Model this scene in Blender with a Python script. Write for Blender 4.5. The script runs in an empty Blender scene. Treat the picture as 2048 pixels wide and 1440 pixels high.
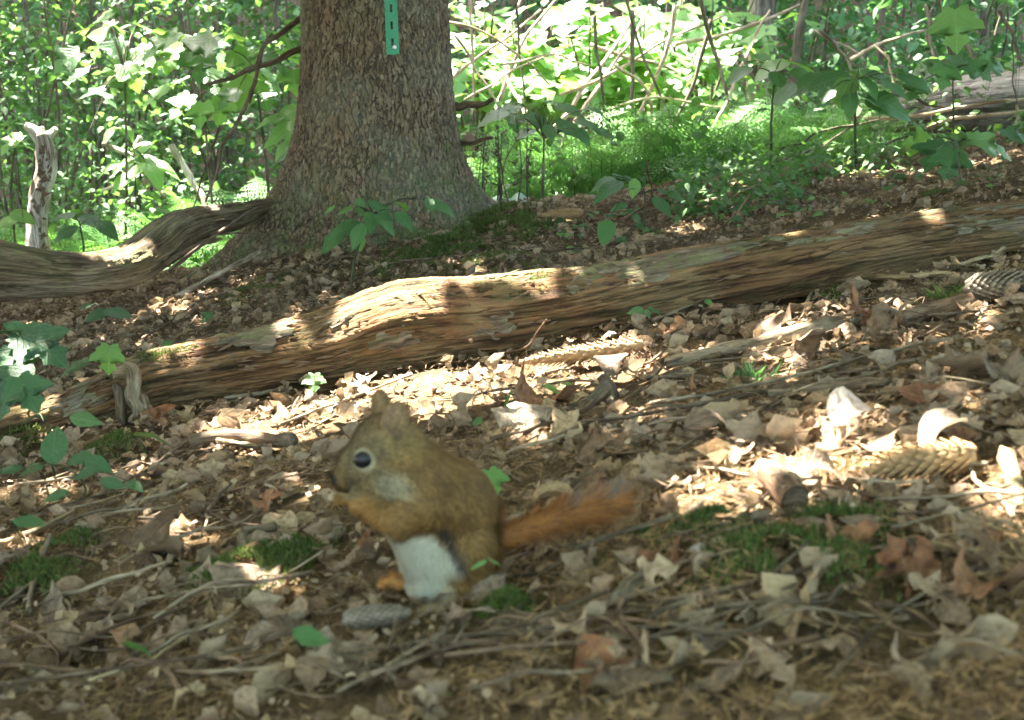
import bpy, math, random
import numpy as np
from mathutils import Vector, Matrix

random.seed(11)
rng = np.random.default_rng(11)
S = bpy.context.scene
R = math.radians
COL = S.collection

# ------------------------------------------------------------------ camera
F = 2668.0                       # focal length in photograph pixels (2048 wide)
CAMZ, PITCH = 0.374, R(11.0)
CAM = np.array([0.0, 0.0, CAMZ])
FWD = np.array([0.0, math.cos(PITCH), -math.sin(PITCH)])
UP = np.array([0.0, math.sin(PITCH), math.cos(PITCH)])
RIGHT = np.array([1.0, 0.0, 0.0])
cd = bpy.data.cameras.new('camera')
cd.sensor_width = 36.0
cd.lens = 36.0 * F / 2048.0
cd.clip_start, cd.clip_end = 0.02, 400.0
cd.dof.use_dof = True
cd.dof.focus_distance = 2.5
cd.dof.aperture_fstop = 11.0
cam = bpy.data.objects.new('camera', cd)
cam.location = CAM
cam.rotation_euler = (math.pi / 2 - PITCH, 0, 0)
COL.objects.link(cam)
S.camera = cam

# ------------------------------------------------------------------ light
SUN = np.array([-0.30, 0.43, 0.85]); SUN /= np.linalg.norm(SUN)
wd = bpy.data.worlds.new('World'); S.world = wd; wd.use_nodes = True
nt = wd.node_tree
bg = nt.nodes['Background']
sky = nt.nodes.new('ShaderNodeTexSky'); sky.sky_type = 'NISHITA'; sky.sun_disc = False
sky.sun_elevation = math.asin(SUN[2]); sky.sun_rotation = math.atan2(SUN[0], SUN[1])
nt.links.new(sky.outputs[0], bg.inputs[0]); sky.dust_density = 3.0; sky.ozone_density = 0.6
bg.inputs[1].default_value = 0.15
sl = bpy.data.lights.new('sun', 'SUN'); sl.energy = 3.6; sl.angle = R(0.5); sl.color = (1.0, 0.95, 0.86)
so = bpy.data.objects.new('sun', sl)
so.rotation_euler = Vector(-SUN).to_track_quat('-Z', 'Y').to_euler()
COL.objects.link(so)
S.view_settings.view_transform = 'Standard'
S.view_settings.look = 'None'
S.view_settings.exposure = 4.82
S.view_settings.gamma = 1.0
S.view_settings.use_curve_mapping = False
S.render.engine = 'CYCLES'
S.cycles.max_bounces = 6; S.cycles.diffuse_bounces = 4; S.cycles.glossy_bounces = 2
S.cycles.transmission_bounces = 4; S.cycles.transparent_max_bounces = 6
S.cycles.use_denoising = True
S.cycles.sample_clamp_indirect = 6.0

# ------------------------------------------------------------------ helpers
def _hash(i, j, k, s):
    n = (i * 374761393 + j * 668265263 + k * 1440662683 + s * 974634777) & 0xffffffff
    n = ((n ^ (n >> 13)) * 1274126177) & 0xffffffff
    return ((n ^ (n >> 16)) & 0xffff) / 65535.0

def vnoise(P, seed=0):
    P = np.asarray(P, float)
    I = np.floor(P).astype(np.int64); f = P - I; f = f * f * (3 - 2 * f)
    out = 0
    for a in (0, 1):
        for b in (0, 1):
            for c in (0, 1):
                w = (f[..., 0] if a else 1 - f[..., 0]) * (f[..., 1] if b else 1 - f[..., 1]) * (f[..., 2] if c else 1 - f[..., 2])
                out = out + w * _hash(I[..., 0] + a, I[..., 1] + b, I[..., 2] + c, seed)
    return out * 2 - 1

def fbm(P, seed=0, oct=3):
    P = np.asarray(P, float); o = 0; a = 1.0
    for k in range(oct):
        o = o + a * vnoise(P * 2 ** k, seed + k * 17); a *= 0.5
    return o

def g(x, y):
    """height of the forest floor: rises to the right, crest behind the spruce, hollow and far hill beyond"""
    x = np.asarray(x, float); y = np.asarray(y, float)
    x, y = np.broadcast_arrays(x, y)
    z = 0.17 * 5.0 * np.tanh(x / 5.0)
    b = np.maximum(0, y - 4.5)
    z = z - 0.11 * np.minimum(b, 4.5) + 0.55 * np.maximum(0, y - 15.5)
    P = np.stack([x * 1.7, y * 1.7, np.zeros_like(x)], -1)
    z = z + 0.028 * vnoise(P, 3) + 0.010 * vnoise(P * 4.1, 5) + 0.004 * vnoise(P * 11.0, 6)
    z = z + 0.07 * np.exp(-(((x + 0.42) / 0.55) ** 2 + ((y - 3.95) / 0.5) ** 2))
    z = z - 0.030 * np.exp(-(((x - 0.29) / 0.075) ** 2 + ((y - 0.80) / 0.045) ** 2)) - 0.022 * np.exp(-(((x + 0.33) / 0.05) ** 2 + ((y - 1.0) / 0.04) ** 2))   # two small hollows
    return z

def at(px, py, d):
    return CAM + d * (FWD + RIGHT * (px - 1024) / F + UP * (720 - py) / F)

def proj(P):
    v = np.asarray(P) - CAM; d = v @ FWD
    return 1024 + F * (v @ RIGHT) / d, 720 - F * (v @ UP) / d, d

_T = np.concatenate([np.arange(0.4, 5.2, 0.004), np.arange(5.2, 40, 0.05)])
def gp(px, py, lift=0.0):
    """point where the sight line through a photograph pixel meets the forest floor"""
    r = FWD + RIGHT * (px - 1024) / F + UP * (720 - py) / F
    Q = CAM + _T[:, None] * r
    hit = np.nonzero(Q[:, 2] < g(Q[:, 0], Q[:, 1]) + lift)[0]
    k = hit[0] if len(hit) else len(_T) - 1
    return Q[k].copy()

def V3(p): return Vector((float(p[0]), float(p[1]), float(p[2])))

def mesh_from(name, V, T, mat=None, smooth=True, luv=None, col=None, Q=None):
    """V (n,3); T (m,3) triangles; Q (k,4) quads"""
    V = np.asarray(V, np.float32)
    me = bpy.data.meshes.new(name)
    me.vertices.add(len(V)); me.vertices.foreach_set('co', V.ravel())
    idx = []; starts = []; n = 0
    if T is not None and len(T):
        T = np.asarray(T, np.int32); idx.append(T.ravel()); starts.append(np.arange(len(T)) * 3); n = len(T) * 3
    if Q is not None and len(Q):
        Q = np.asarray(Q, np.int32); idx.append(Q.ravel()); starts.append(n + np.arange(len(Q)) * 4)
    idx = np.concatenate(idx); starts = np.concatenate(starts).astype(np.int32)
    me.loops.add(len(idx)); me.loops.foreach_set('vertex_index', idx)
    me.polygons.add(len(starts)); me.polygons.foreach_set('loop_start', starts)
    me.polygons.foreach_set('use_smooth', np.full(len(starts), smooth))
    me.update(calc_edges=True)
    if luv is not None:
        a = me.attributes.new('luv', 'FLOAT_VECTOR', 'POINT'); a.data.foreach_set('vector', np.asarray(luv, np.float32).ravel())
    if col is not None:
        c = np.ones((len(V), 4), np.float32); c[:, :3] = col
        a = me.attributes.new('col', 'FLOAT_COLOR', 'POINT'); a.data.foreach_set('color', c.ravel())
    if mat is not None: me.materials.append(mat)
    return me

def tag(o, label=None, cat=None, group=None, kind=None):
    if label: o['label'] = label
    if cat: o['category'] = cat
    if group: o['group'] = group
    if kind: o['kind'] = kind
    return o

def thing(name, loc):
    o = bpy.data.objects.new(name, None); o.empty_display_size = 0.05
    o.location = V3(loc); COL.objects.link(o)
    return o

def link(name, me, parent=None, M=None, world=False):
    """link a mesh; world=True when its vertices are world coordinates and the parent sits elsewhere"""
    o = bpy.data.objects.new(name, me); COL.objects.link(o)
    M = M or Matrix.Identity(4)
    if parent is not None:
        o.parent = parent
        M = Matrix.Translation(-parent.location) @ M
    o.matrix_basis = M
    return o

class Buf:
    """collects triangles and quads with an optional luv attribute into one mesh"""
    def __init__(s): s.V = []; s.T = []; s.Q = []; s.L = []; s.n = 0
    def add(s, V, T=None, Q=None, L=None):
        V = np.asarray(V, float)
        s.V.append(V); s.L.append(np.zeros((len(V), 3)) if L is None else L)
        if T is not None and len(T): s.T.append(np.asarray(T) + s.n)
        if Q is not None and len(Q): s.Q.append(np.asarray(Q) + s.n)
        s.n += len(V)
    def mesh(s, name, mat, smooth=True, origin=None):
        V = np.concatenate(s.V)
        L = np.concatenate(s.L)
        if origin is not None: V = V - np.asarray(origin)
        return mesh_from(name, V, np.concatenate(s.T) if s.T else None, mat, smooth, luv=L, Q=np.concatenate(s.Q) if s.Q else None)

def resample(P, R_, n):
    P = np.asarray(P, float); R_ = np.asarray(R_, float)
    t = np.concatenate([[0], np.cumsum(np.linalg.norm(np.diff(P, axis=0), axis=1))]); t /= t[-1]
    # Catmull-Rom through the points for natural bends
    u = np.linspace(0, 1, n); out = np.zeros((n, 3))
    m = np.zeros_like(P)
    for k in range(3):
        m[:, k] = np.gradient(P[:, k], t) if len(P) > 2 else (P[-1, k] - P[0, k])
    i = np.clip(np.searchsorted(t, u, 'right') - 1, 0, len(P) - 2)
    h = (t[i + 1] - t[i]); s = (u - t[i]) / h
    h00 = 2 * s ** 3 - 3 * s ** 2 + 1; h10 = s ** 3 - 2 * s ** 2 + s; h01 = -2 * s ** 3 + 3 * s ** 2; h11 = s ** 3 - s ** 2
    out = h00[:, None] * P[i] + (h10 * h)[:, None] * m[i] + h01[:, None] * P[i + 1] + (h11 * h)[:, None] * m[i + 1]
    return out, np.interp(u, t, R_)

def tube(P, rad, seg=8, n=None, rough=0.0, wob=0.0, seed=0, cap=True, prof=None):
    """tapering limb through the points P; returns V, T, Q, L(length along, girth angle)"""
    P = np.asarray(P, float)
    rad = np.asarray(rad, float) * np.ones(len(P)) if np.ndim(rad) else np.full(len(P), float(rad))
    n = n or max(4, 3 * len(P))
    C, r = resample(P, rad, n)
    if wob:
        t = np.linspace(0, 1, n)
        for k in range(3): C[:, k] += wob * vnoise(np.stack([t * 5 + seed * 3.1, t * 0 + k * 7.3, t * 0 + seed], -1), seed) * np.minimum(1, 4 * np.minimum(t, 1 - t) + .3)
    D = np.gradient(C, axis=0); D /= np.linalg.norm(D, axis=1)[:, None] + 1e-12
    a = np.array([0, 0, 1.0]) if abs(D[0, 2]) < 0.9 else np.array([0, 1.0, 0])
    u = np.cross(a, D[0]); u /= np.linalg.norm(u)
    U = []
    for k in range(n):
        u = u - D[k] * (u @ D[k]); u /= np.linalg.norm(u); U.append(u)
    U = np.array(U); Wv = np.cross(D, U)
    th = np.linspace(0, 2 * np.pi, seg, endpoint=False)
    ring = np.cos(th)[None, :, None] * U[:, None] + np.sin(th)[None, :, None] * Wv[:, None]
    rr = r[:, None] * np.ones((1, seg))
    s = np.concatenate([[0], np.cumsum(np.linalg.norm(np.diff(C, axis=0), axis=1))])
    if rough:
        NP = np.stack([np.cos(th)[None] * 1.6 + 0 * rr, np.sin(th)[None] * 1.6 + 0 * rr, s[:, None] / (r.max() * 2.2) + 0 * rr], -1)
        rr = rr * (1 + rough * fbm(NP + seed * 5.7, seed, 2))
    if prof is not None: rr = rr * prof(s[:, None] / s[-1] + 0 * rr, th[None] + 0 * rr)
    V = (C[:, None] + ring * rr[..., None]).reshape(-1, 3)
    L = np.stack([s[:, None] + 0 * rr, (np.cos(th) * r.max())[None] + 0 * rr, (np.sin(th) * r.max())[None] + 0 * rr], -1).reshape(-1, 3)
    i = np.arange(n - 1)[:, None] * seg; j = np.arange(seg)[None]
    Q = np.stack([i + j, i + (j + 1) % seg, i + seg + (j + 1) % seg, i + seg + j], -1).reshape(-1, 4)
    T = None
    if cap:
        nv = len(V)
        V = np.concatenate([V, C[:1] - D[:1] * r[0] * .15, C[-1:] + D[-1:] * r[-1] * .4])
        L = np.concatenate([L, [[-.01, 0, 0]], [[s[-1] + .01, 0, 0]]])
        j = np.arange(seg); b = (n - 1) * seg
        T = np.concatenate([np.stack([(j + 1) % seg, j, 0 * j + nv], -1), np.stack([b + j, b + (j + 1) % seg, 0 * j + nv + 1], -1)])
    return V, T, Q, L

def rotz(a): c, s = np.cos(a), np.sin(a); return np.array([[c, -s, 0], [s, c, 0], [0, 0, 1.0]])
def rots(yaw, pitch, roll):
    """(N,3,3): x axis heads along yaw, tip drops by pitch, then rolls about itself"""
    yaw, pitch, roll = np.broadcast_arrays(np.asarray(yaw, float), np.asarray(pitch, float), np.asarray(roll, float))
    cy, sy, cp, sp, cr, sr = np.cos(yaw), np.sin(yaw), np.cos(pitch), np.sin(pitch), np.cos(roll), np.sin(roll)
    X = np.stack([cy * cp, sy * cp, -sp], -1)
    Y0 = np.stack([-sy, cy, 0 * cy], -1)
    Z0 = np.cross(X, Y0)
    Y = Y0 * cr[..., None] + Z0 * sr[..., None]; Z = np.cross(X, Y)
    return np.stack([X, Y, Z], -1)

def scatter(tv, tt, M, loc, scale):
    """copies of a template into one vertex array"""
    N = len(loc)
    V = np.einsum('nij,vj->nvi', M, tv) * np.asarray(scale).reshape(N, 1, -1 if np.ndim(scale) > 1 else 1) + loc[:, None]
    T = tt[None] + (np.arange(N) * len(tv))[:, None, None]
    return V.reshape(-1, 3), T.reshape(-1, 3)

def mat4(M3, loc, s=1.0):
    m = Matrix([list(map(float, M3[k] * s)) + [float(loc[k])] for k in range(3)] + [[0, 0, 0, 1]])
    return m

# ------------------------------------------------------------------ materials
class NT:
    def __init__(s, name):
        s.m = bpy.data.materials.new(name); s.m.use_nodes = True
        s.t = s.m.node_tree; s.t.nodes.clear()
        s.out = s.t.nodes.new('ShaderNodeOutputMaterial')
    def n(s, typ, **kw):
        nd = s.t.nodes.new('ShaderNode' + typ)
        for k, v in kw.items():
            if k.startswith('i_'):
                nd.inputs[k[2:].replace('_', ' ')].default_value = v
            else: setattr(nd, k, v)
        return nd
    def l(s, a, b): s.t.links.new(a, b)
    def ramp(s, fac, stops, interp='LINEAR'):
        r = s.n('ValToRGB'); cr = r.color_ramp; cr.interpolation = interp
        while len(cr.elements) < len(stops): cr.elements.new(0.5)
        for e, (p, c) in zip(cr.elements, stops):
            e.position = p; e.color = (*c, 1) if len(c) == 3 else c
        s.l(fac, r.inputs[0]); return r.outputs[0]
    def math(s, op, a, b=None, clamp=False):
        m = s.n('Math', operation=op, use_clamp=clamp)
        for k, v in enumerate((a, b)):
            if v is None: continue
            if isinstance(v, (int, float)): m.inputs[k].default_value = v
            else: s.l(v, m.inputs[k])
        return m.outputs[0]
    def mix(s, fac, a, b, blend='MIX'):
        m = s.n('Mix', data_type='RGBA', blend_type=blend)
        for k, v in ((0, fac), (6, a), (7, b)):
            if isinstance(v, (int, float)): m.inputs[k].default_value = v
            elif isinstance(v, tuple): m.inputs[k].default_value = (*v, 1)
            else: s.l(v, m.inputs[k])
        return m.outputs[2]
    def noise(s, vec, scale, detail=3.0, rough=0.55, dist=0.0, out=0):
        nd = s.n('TexNoise', i_Scale=scale, i_Detail=detail, i_Roughness=rough, i_Distortion=dist)
        if vec is not None: s.l(vec, nd.inputs['Vector'])
        return nd.outputs[out]
    def coords(s, which='Object'): return s.n('TexCoord').outputs[which]
    def scaled(s, vec, sc, loc=(0, 0, 0)):
        m = s.n('Mapping'); m.inputs['Scale'].default_value = sc; m.inputs['Location'].default_value = loc
        s.l(vec, m.inputs['Vector']); return m.outputs[0]
    def luv(s): return s.n('Attribute', attribute_name='luv').outputs['Vector']
    def rand(s, k=1.0):
        a = s.n('ObjectInfo').outputs['Random']; b = s.n('NewGeometry').outputs['Random Per Island']
        return s.math('FRACT', s.math('ADD', s.math('MULTIPLY', a, 7.31), b))
    def bump(s, h, strength=0.4, dist=0.004):
        b = s.n('Bump', i_Strength=strength, i_Distance=dist); s.l(h, b.inputs['Height']); return b.outputs[0]
    def surf(s, color, rough=0.8, normal=None, spec=0.3, trans=None, tmix=0.3):
        p = s.n('BsdfPrincipled')
        for nm, v in (('Base Color', color), ('Roughness', rough), ('Specular IOR Level', spec)):
            if isinstance(v, tuple): p.inputs[nm].default_value = (*v, 1)
            elif isinstance(v, (int, float)): p.inputs[nm].default_value = v
            else: s.l(v, p.inputs[nm])
        if normal is not None: s.l(normal, p.inputs['Normal'])
        sh = p.outputs[0]
        if trans is not None:
            t = s.n('BsdfTranslucent')
            if isinstance(trans, tuple): t.inputs[0].default_value = (*trans, 1)
            else: s.l(trans, t.inputs[0])
            if normal is not None: s.l(normal, t.inputs['Normal'])
            mx = s.n('MixShader'); mx.inputs[0].default_value = tmix
            s.l(sh, mx.inputs[1]); s.l(t.outputs[0], mx.inputs[2]); sh = mx.outputs[0]
        s.l(sh, s.out.inputs[0]); return s.m
    def veins(s, count=7.0):
        """height of a leaf's midrib and side veins from its luv (x along midrib, y across)"""
        sx = s.n('SeparateXYZ'); s.l(s.luv(), sx.inputs[0])
        ay = s.math('ABSOLUTE', sx.outputs[1])
        mid = s.math('SUBTRACT', 1.0, s.math('MULTIPLY', ay, 45.0), True)
        ph = s.math('FRACT', s.math('MULTIPLY', s.math('SUBTRACT', sx.outputs[0], s.math('MULTIPLY', ay, 0.8)), count))
        sv = s.math('SUBTRACT', 1.0, s.math('MULTIPLY', s.math('ABSOLUTE', s.math('SUBTRACT', ph, 0.5)), 9.0), True)
        return s.math('MAXIMUM', mid, s.math('MULTIPLY', sv, 0.6))

def mat_dead(name, stops, vein=0.5, tm=0.22):
    m = NT(name); r = m.rand()
    va = m.n('VectorMath', operation='ADD'); cb = m.n('CombineXYZ'); m.l(m.math('MULTIPLY', r, 91.0), cb.inputs[2]); m.l(m.luv(), va.inputs[0]); m.l(cb.outputs[0], va.inputs[1]); oc = va.outputs[0]; nz = m.noise(oc, 5, 5)
    c = m.ramp(m.math('ADD', m.math('MULTIPLY', r, 0.86), m.math('MULTIPLY', nz, 0.14)), stops)
    blot = m.ramp(m.noise(oc, 7, 6, .7), [(0.36, (0.36, 0.31, 0.27)), (0.5, (.85, .82, .8)), (0.66, (1.15, 1.12, 1.08))])
    c = m.mix(0.85, c, blot, 'MULTIPLY')
    v = m.veins(6)
    c = m.mix(m.math('MULTIPLY', v, 0.25), c, (0.32, 0.24, 0.16))
    bf = m.n('NewGeometry').outputs['Backfacing']
    c = m.mix(m.math('MULTIPLY', bf, 0.35), c, (0.33, 0.26, 0.165))
    h = m.math('ADD', m.math('MULTIPLY', v, vein), m.noise(oc, 14, 4))
    return m.surf(c, 0.68, m.bump(h, 0.6, 0.003), 0.28, c, tm)
M_DEAD = mat_dead('dead_leaf', [(0.0, (.085, .048, .021)), (.2, (.16, .100, .053)), (.42, (.26, .172, .100)), (.68, (.35, .25, .158)), (.86, (.39, .285, .15)), (1, (.19, .085, .030))])
M_DEADG = mat_dead('grey_dead_leaf', [(0.0, (.14, .098, .062)), (.4, (.25, .178, .115)), (1, (.36, .275, .188))])
M_RUSSET = mat_dead('russet_leaf', [(0.0, (.15, .06, .026)), (.5, (.24, .105, .045)), (1, (.32, .18, .085))])
M_PALE = mat_dead('pale_sunlit_leaf', [(0.0, (.55, .45, .36)), (1, (.64, .55, .48))], tm=.3)  # very pale: the sun on the standing curled leaf is put into this tone

def mat_green(name, a, b, t, rough=0.42, tm=0.36, spec=0.45):
    m = NT(name); r = m.rand(); oc = m.coords('Object')
    c = m.mix(r, a, b); c = m.mix(0.6, c, m.ramp(m.noise(oc, 30, 3), [(.3, (.72, .74, .7)), (.7, (1.08, 1.05, 1))]), 'MULTIPLY')
    v = m.veins(8); c = m.mix(m.math('MULTIPLY', v, 0.42), c, tuple(min(1, 1.8 * q) for q in b))
    sp = m.ramp(m.noise(m.luv(), 5, 5, .6), [(.60, (0, 0, 0)), (.72, (1, 1, 1))]); c = m.mix(m.math('MULTIPLY', sp, .45), c, (.20, .19, .06))
    return m.surf(c, rough, m.bump(m.math('ADD', v, m.noise(m.luv(), 16, 3)), 0.55, 0.003), spec, t, tm)
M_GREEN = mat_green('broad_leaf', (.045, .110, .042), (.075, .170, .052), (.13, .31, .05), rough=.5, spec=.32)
M_GREENL = mat_green('light_sunlit_leaf', (.10, .215, .065), (.155, .29, .085), (.25, .46, .06), rough=.48, tm=.40, spec=.35)  # paler copy of the broad leaf; sunlight is put into its tone
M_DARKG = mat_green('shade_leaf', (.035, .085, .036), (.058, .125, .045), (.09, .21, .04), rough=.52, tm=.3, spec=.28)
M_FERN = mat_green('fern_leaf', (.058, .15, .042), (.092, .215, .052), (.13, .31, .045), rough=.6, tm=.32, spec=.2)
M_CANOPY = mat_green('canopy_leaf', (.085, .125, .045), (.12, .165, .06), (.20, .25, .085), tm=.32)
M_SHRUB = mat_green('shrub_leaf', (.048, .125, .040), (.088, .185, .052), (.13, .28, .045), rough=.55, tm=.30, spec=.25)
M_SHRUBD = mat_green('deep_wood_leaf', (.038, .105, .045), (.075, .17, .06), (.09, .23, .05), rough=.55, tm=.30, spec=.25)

def mat_moss():
    m = NT('moss'); r = m.rand()
    c = m.ramp(r, [(0, (.04, .065, .015)), (.55, (.085, .125, .026)), (.85, (.12, .145, .04)), (1, (.16, .12, .05))])
    return m.surf(c, .8, None, .15, c, .25)
M_MOSS = mat_moss()
def mat_needle():
    m = NT('needle'); r = m.rand()
    c = m.ramp(r, [(0, (.085, .048, .022)), (.35, (.18, .10, .040)), (.75, (.30, .18, .070)), (1, (.15, .095, .055))])
    return m.surf(c, .6, None, .3)
M_NEEDLE = mat_needle()

def mat_soil():
    m = NT('soil'); oc = m.coords('Object')
    n1 = m.noise(oc, 9, 6, .65); n2 = m.noise(oc, 160, 4, .7)
    c = m.ramp(n1, [(.3, (.045, .029, .013)), (.55, (.10, .064, .028)), (.75, (.16, .108, .050))])
    c = m.mix(.7, c, m.ramp(n2, [(.35, (.45, .42, .4)), (.65, (1.3, 1.25, 1.2))]), 'MULTIPLY')
    return m.surf(c, .95, m.bump(n2, .8, .008), .15)
M_SOIL = mat_soil()

def mat_bark():
    m = NT('spruce_bark'); oc = m.coords('Object')
    w = m.n('TexNoise', i_Scale=9.0, i_Detail=3.0); m.l(oc, w.inputs['Vector'])
    d = m.mix(0.06, oc, w.outputs['Color'])
    sc = m.scaled(d, (1, 1, .30))
    vo = m.n('TexVoronoi', feature='DISTANCE_TO_EDGE', i_Scale=72.0, i_Randomness=1.0); m.l(sc, vo.inputs['Vector'])
    vo2 = m.n('TexVoronoi', feature='DISTANCE_TO_EDGE', i_Scale=105.0); m.l(m.scaled(d, (1, 1, .55), (3, 1, 2)), vo2.inputs['Vector'])
    vc = m.n('TexVoronoi', feature='F1', i_Scale=72.0, i_Randomness=1.0); m.l(sc, vc.inputs['Vector'])
    e1 = m.math('MULTIPLY', vo.outputs[0], 4.5, True); e2 = m.math('MULTIPLY', vo2.outputs[0], 5.0, True)
    fine = m.noise(m.scaled(oc, (1, 1, .6)), 140, 5, .7)
    cellr = m.n('SeparateColor'); m.l(vc.outputs['Color'], cellr.inputs[0])
    plate = m.ramp(cellr.outputs[0], [(0, (.125, .086, .048)), (.4, (.172, .124, .070)), (.75, (.215, .163, .10)), (1, (.185, .118, .066))])
    c = m.mix(.8, plate, m.ramp(fine, [(.3, (.5, .48, .46)), (.65, (1.15, 1.15, 1.12))]), 'MULTIPLY')
    c = m.mix(m.math('SUBTRACT', 1.0, m.math('MULTIPLY', e1, 1.6), True), c, (.05, .032, .024))
    big = m.noise(oc, 5, 4)
    c = m.mix(m.math('MULTIPLY', m.ramp(big, [(.48, (0, 0, 0)), (.62, (1, 1, 1))]), .28), c, (.17, .19, .13))   # grey-green lichen film
    sx = m.n('SeparateXYZ'); m.l(oc, sx.inputs[0])
    low = m.math('SUBTRACT', .30, m.math('SUBTRACT', sx.outputs[2], m.math('MULTIPLY', sx.outputs[0], .35)))
    mm = m.math('MULTIPLY', m.math('MULTIPLY', low, 3.4, True), m.ramp(m.noise(oc, 16, 5), [(.42, (0, 0, 0)), (.58, (1, 1, 1))]), True)
    c = m.mix(m.math('MULTIPLY', mm, .75), c, (.085, .115, .035))                                             # moss on the foot
    h = m.math('ADD', m.math('ADD', m.math('MULTIPLY', e1, .65), m.math('MULTIPLY', e2, .25)), m.math('ADD', m.math('MULTIPLY', fine, .35), m.math('MULTIPLY', cellr.outputs[1], .35)))
    dn = m.n('Displacement', i_Scale=.009, i_Midlevel=.7); m.l(h, dn.inputs['Height']); m.l(dn.outputs[0], m.out.inputs['Displacement'])
    m.m.displacement_method = 'BOTH'
    return m.surf(c, .9, None, .2)
M_BARK = mat_bark()

def mat_wood(name, dark, mid, pale, green=0.0, scale=1.0, disp=0.0, palemix=.5):
    """weathered wood: grain follows the limb through its luv"""
    m = NT(name); lv = m.luv()
    lv = m.n('VectorMath', operation='ADD'); m.l(m.luv(), lv.inputs[0])
    cmb = m.n('CombineXYZ'); m.l(m.math('MULTIPLY', m.n('ObjectInfo').outputs['Random'], 9.0), cmb.inputs[0]); m.l(cmb.outputs[0], lv.inputs[1])
    lv = lv.outputs[0]
    g1 = m.noise(m.scaled(lv, (5 * scale, 48 * scale, 48 * scale)), 1.0, 6, .65, .35)
    g2 = m.noise(m.scaled(lv, (22 * scale, 150 * scale, 150 * scale)), 1.0, 4, .7, .4)
    pt = m.noise(m.scaled(lv, (5 * scale, 9 * scale, 9 * scale)), 1.0, 5, .62)
    c = m.ramp(g1, [(.28, tuple(.35 * q for q in dark)), (.42, dark), (.55, mid), (.75, tuple(min(1, 1.25 * q) for q in mid))])
    c = m.mix(m.math('MULTIPLY', m.ramp(pt, [(.47, (0, 0, 0)), (.60, (1, 1, 1))]), palemix), c, pale)
    ck = m.noise(m.scaled(lv, (3.2 * scale, 40 * scale, 40 * scale), (4, 2, 1)), 1.0, 5, .6, 1.2)
    crack = m.math('SUBTRACT', 1.0, m.math('MULTIPLY', m.math('ABSOLUTE', m.math('SUBTRACT', ck, .5)), 26.0), True)
    c = m.mix(.75, c, m.ramp(g2, [(.3, (.5, .47, .45)), (.65, (1.12, 1.1, 1.1))]), 'MULTIPLY')
    c = m.mix(m.math('MULTIPLY', crack, .55), c, tuple(.25 * q for q in dark))
    if green:
        gn = m.noise(m.coords('Object'), 14 * scale, 5, .65)
        nz = m.n('SeparateXYZ'); m.l(m.n('NewGeometry').outputs['Normal'], nz.inputs[0])
        f = m.math('MULTIPLY', m.ramp(gn, [(.44, (0, 0, 0)), (.62, (1, 1, 1))]), m.math('MULTIPLY', m.math('ADD', nz.outputs[2], .25), green, True))
        c = m.mix(f, c, (.11, .14, .04))
    h = m.math('SUBTRACT', m.math('ADD', g1, m.math('MULTIPLY', g2, .5)), m.math('MULTIPLY', crack, .35))
    if disp:
        dn = m.n('Displacement', i_Scale=disp, i_Midlevel=.75); m.l(m.math('ADD', h, m.math('MULTIPLY', pt, .8)), dn.inputs['Height']); m.l(dn.outputs[0], m.out.inputs['Displacement'])
        m.m.displacement_method = 'BOTH'
        return m.surf(c, .88, None, .2)
    return m.surf(c, .85, m.bump(h, .7, .004 / scale ** .5), .2)
M_LOG = mat_wood('rotten_log', (.062, .029, .012), (.165, .084, .035), (.24, .158, .080), .28, 1.25, .009)
M_BRANCH = mat_wood('dead_branch_wood', (.075, .046, .024), (.19, .128, .070), (.31, .24, .15), .5, 1.2, .009)
M_SNAG = mat_wood('snag_wood', (.19, .14, .10), (.45, .38, .30), (.66, .60, .52), .1, 1.6, .005, .8)  # pale wood, lightened further to carry the sunlight on the snag
M_TWIG = mat_wood('twig_bark', (.070, .042, .023), (.145, .094, .054), (.24, .18, .12), .04, 3.0)
M_TWIGP = mat_wood('pale_twig', (.14, .10, .06), (.275, .205, .125), (.40, .325, .215), 0, 3.0)
M_TWIGR = mat_wood('reddish_twig', (.085, .048, .026), (.18, .105, .058), (.26, .175, .105), 0, 3.0)
M_TWIGY = mat_wood('bare_yellow_wood', (.20, .135, .062), (.37, .27, .135), (.48, .385, .235), 0, 2.0)
M_TWIGG = mat_wood('lichen_twig', (.070, .048, .027), (.145, .103, .060), (.24, .19, .122), .06, 3.0, 0, .5)
M_STEMG = mat_wood('green_stem', (.035, .045, .02), (.075, .085, .035), (.11, .11, .06), 0, 3.0)
M_POLE = mat_wood('dead_pole', (.20, .14, .08), (.40, .30, .19), (.55, .46, .34), 0, 2.0, 0, .6)
M_POLED = mat_wood('dark_pole', (.06, .045, .03), (.13, .10, .07), (.20, .17, .12), .2, 2.0)

def mat_cone(name, a, b):
    m = NT(name); r = m.rand(); oc = m.coords('Object'); sx = m.n('SeparateXYZ'); m.l(m.luv(), sx.inputs[0])
    c = m.mix(r, a, b); c = m.mix(m.math('MULTIPLY', sx.outputs[0], .55, True), c, tuple(min(1, 1.5 * q) for q in b))
    return m.surf(c, .6, m.bump(m.noise(m.scaled(m.luv(), (8, 40, 1)), 1, 3), .4, .002), .3)
M_CONE = mat_cone('cone_scale', (.19, .105, .042), (.30, .185, .08))
M_CONEG = mat_cone('weathered_cone_scale', (.12, .092, .062), (.21, .17, .12))
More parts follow.
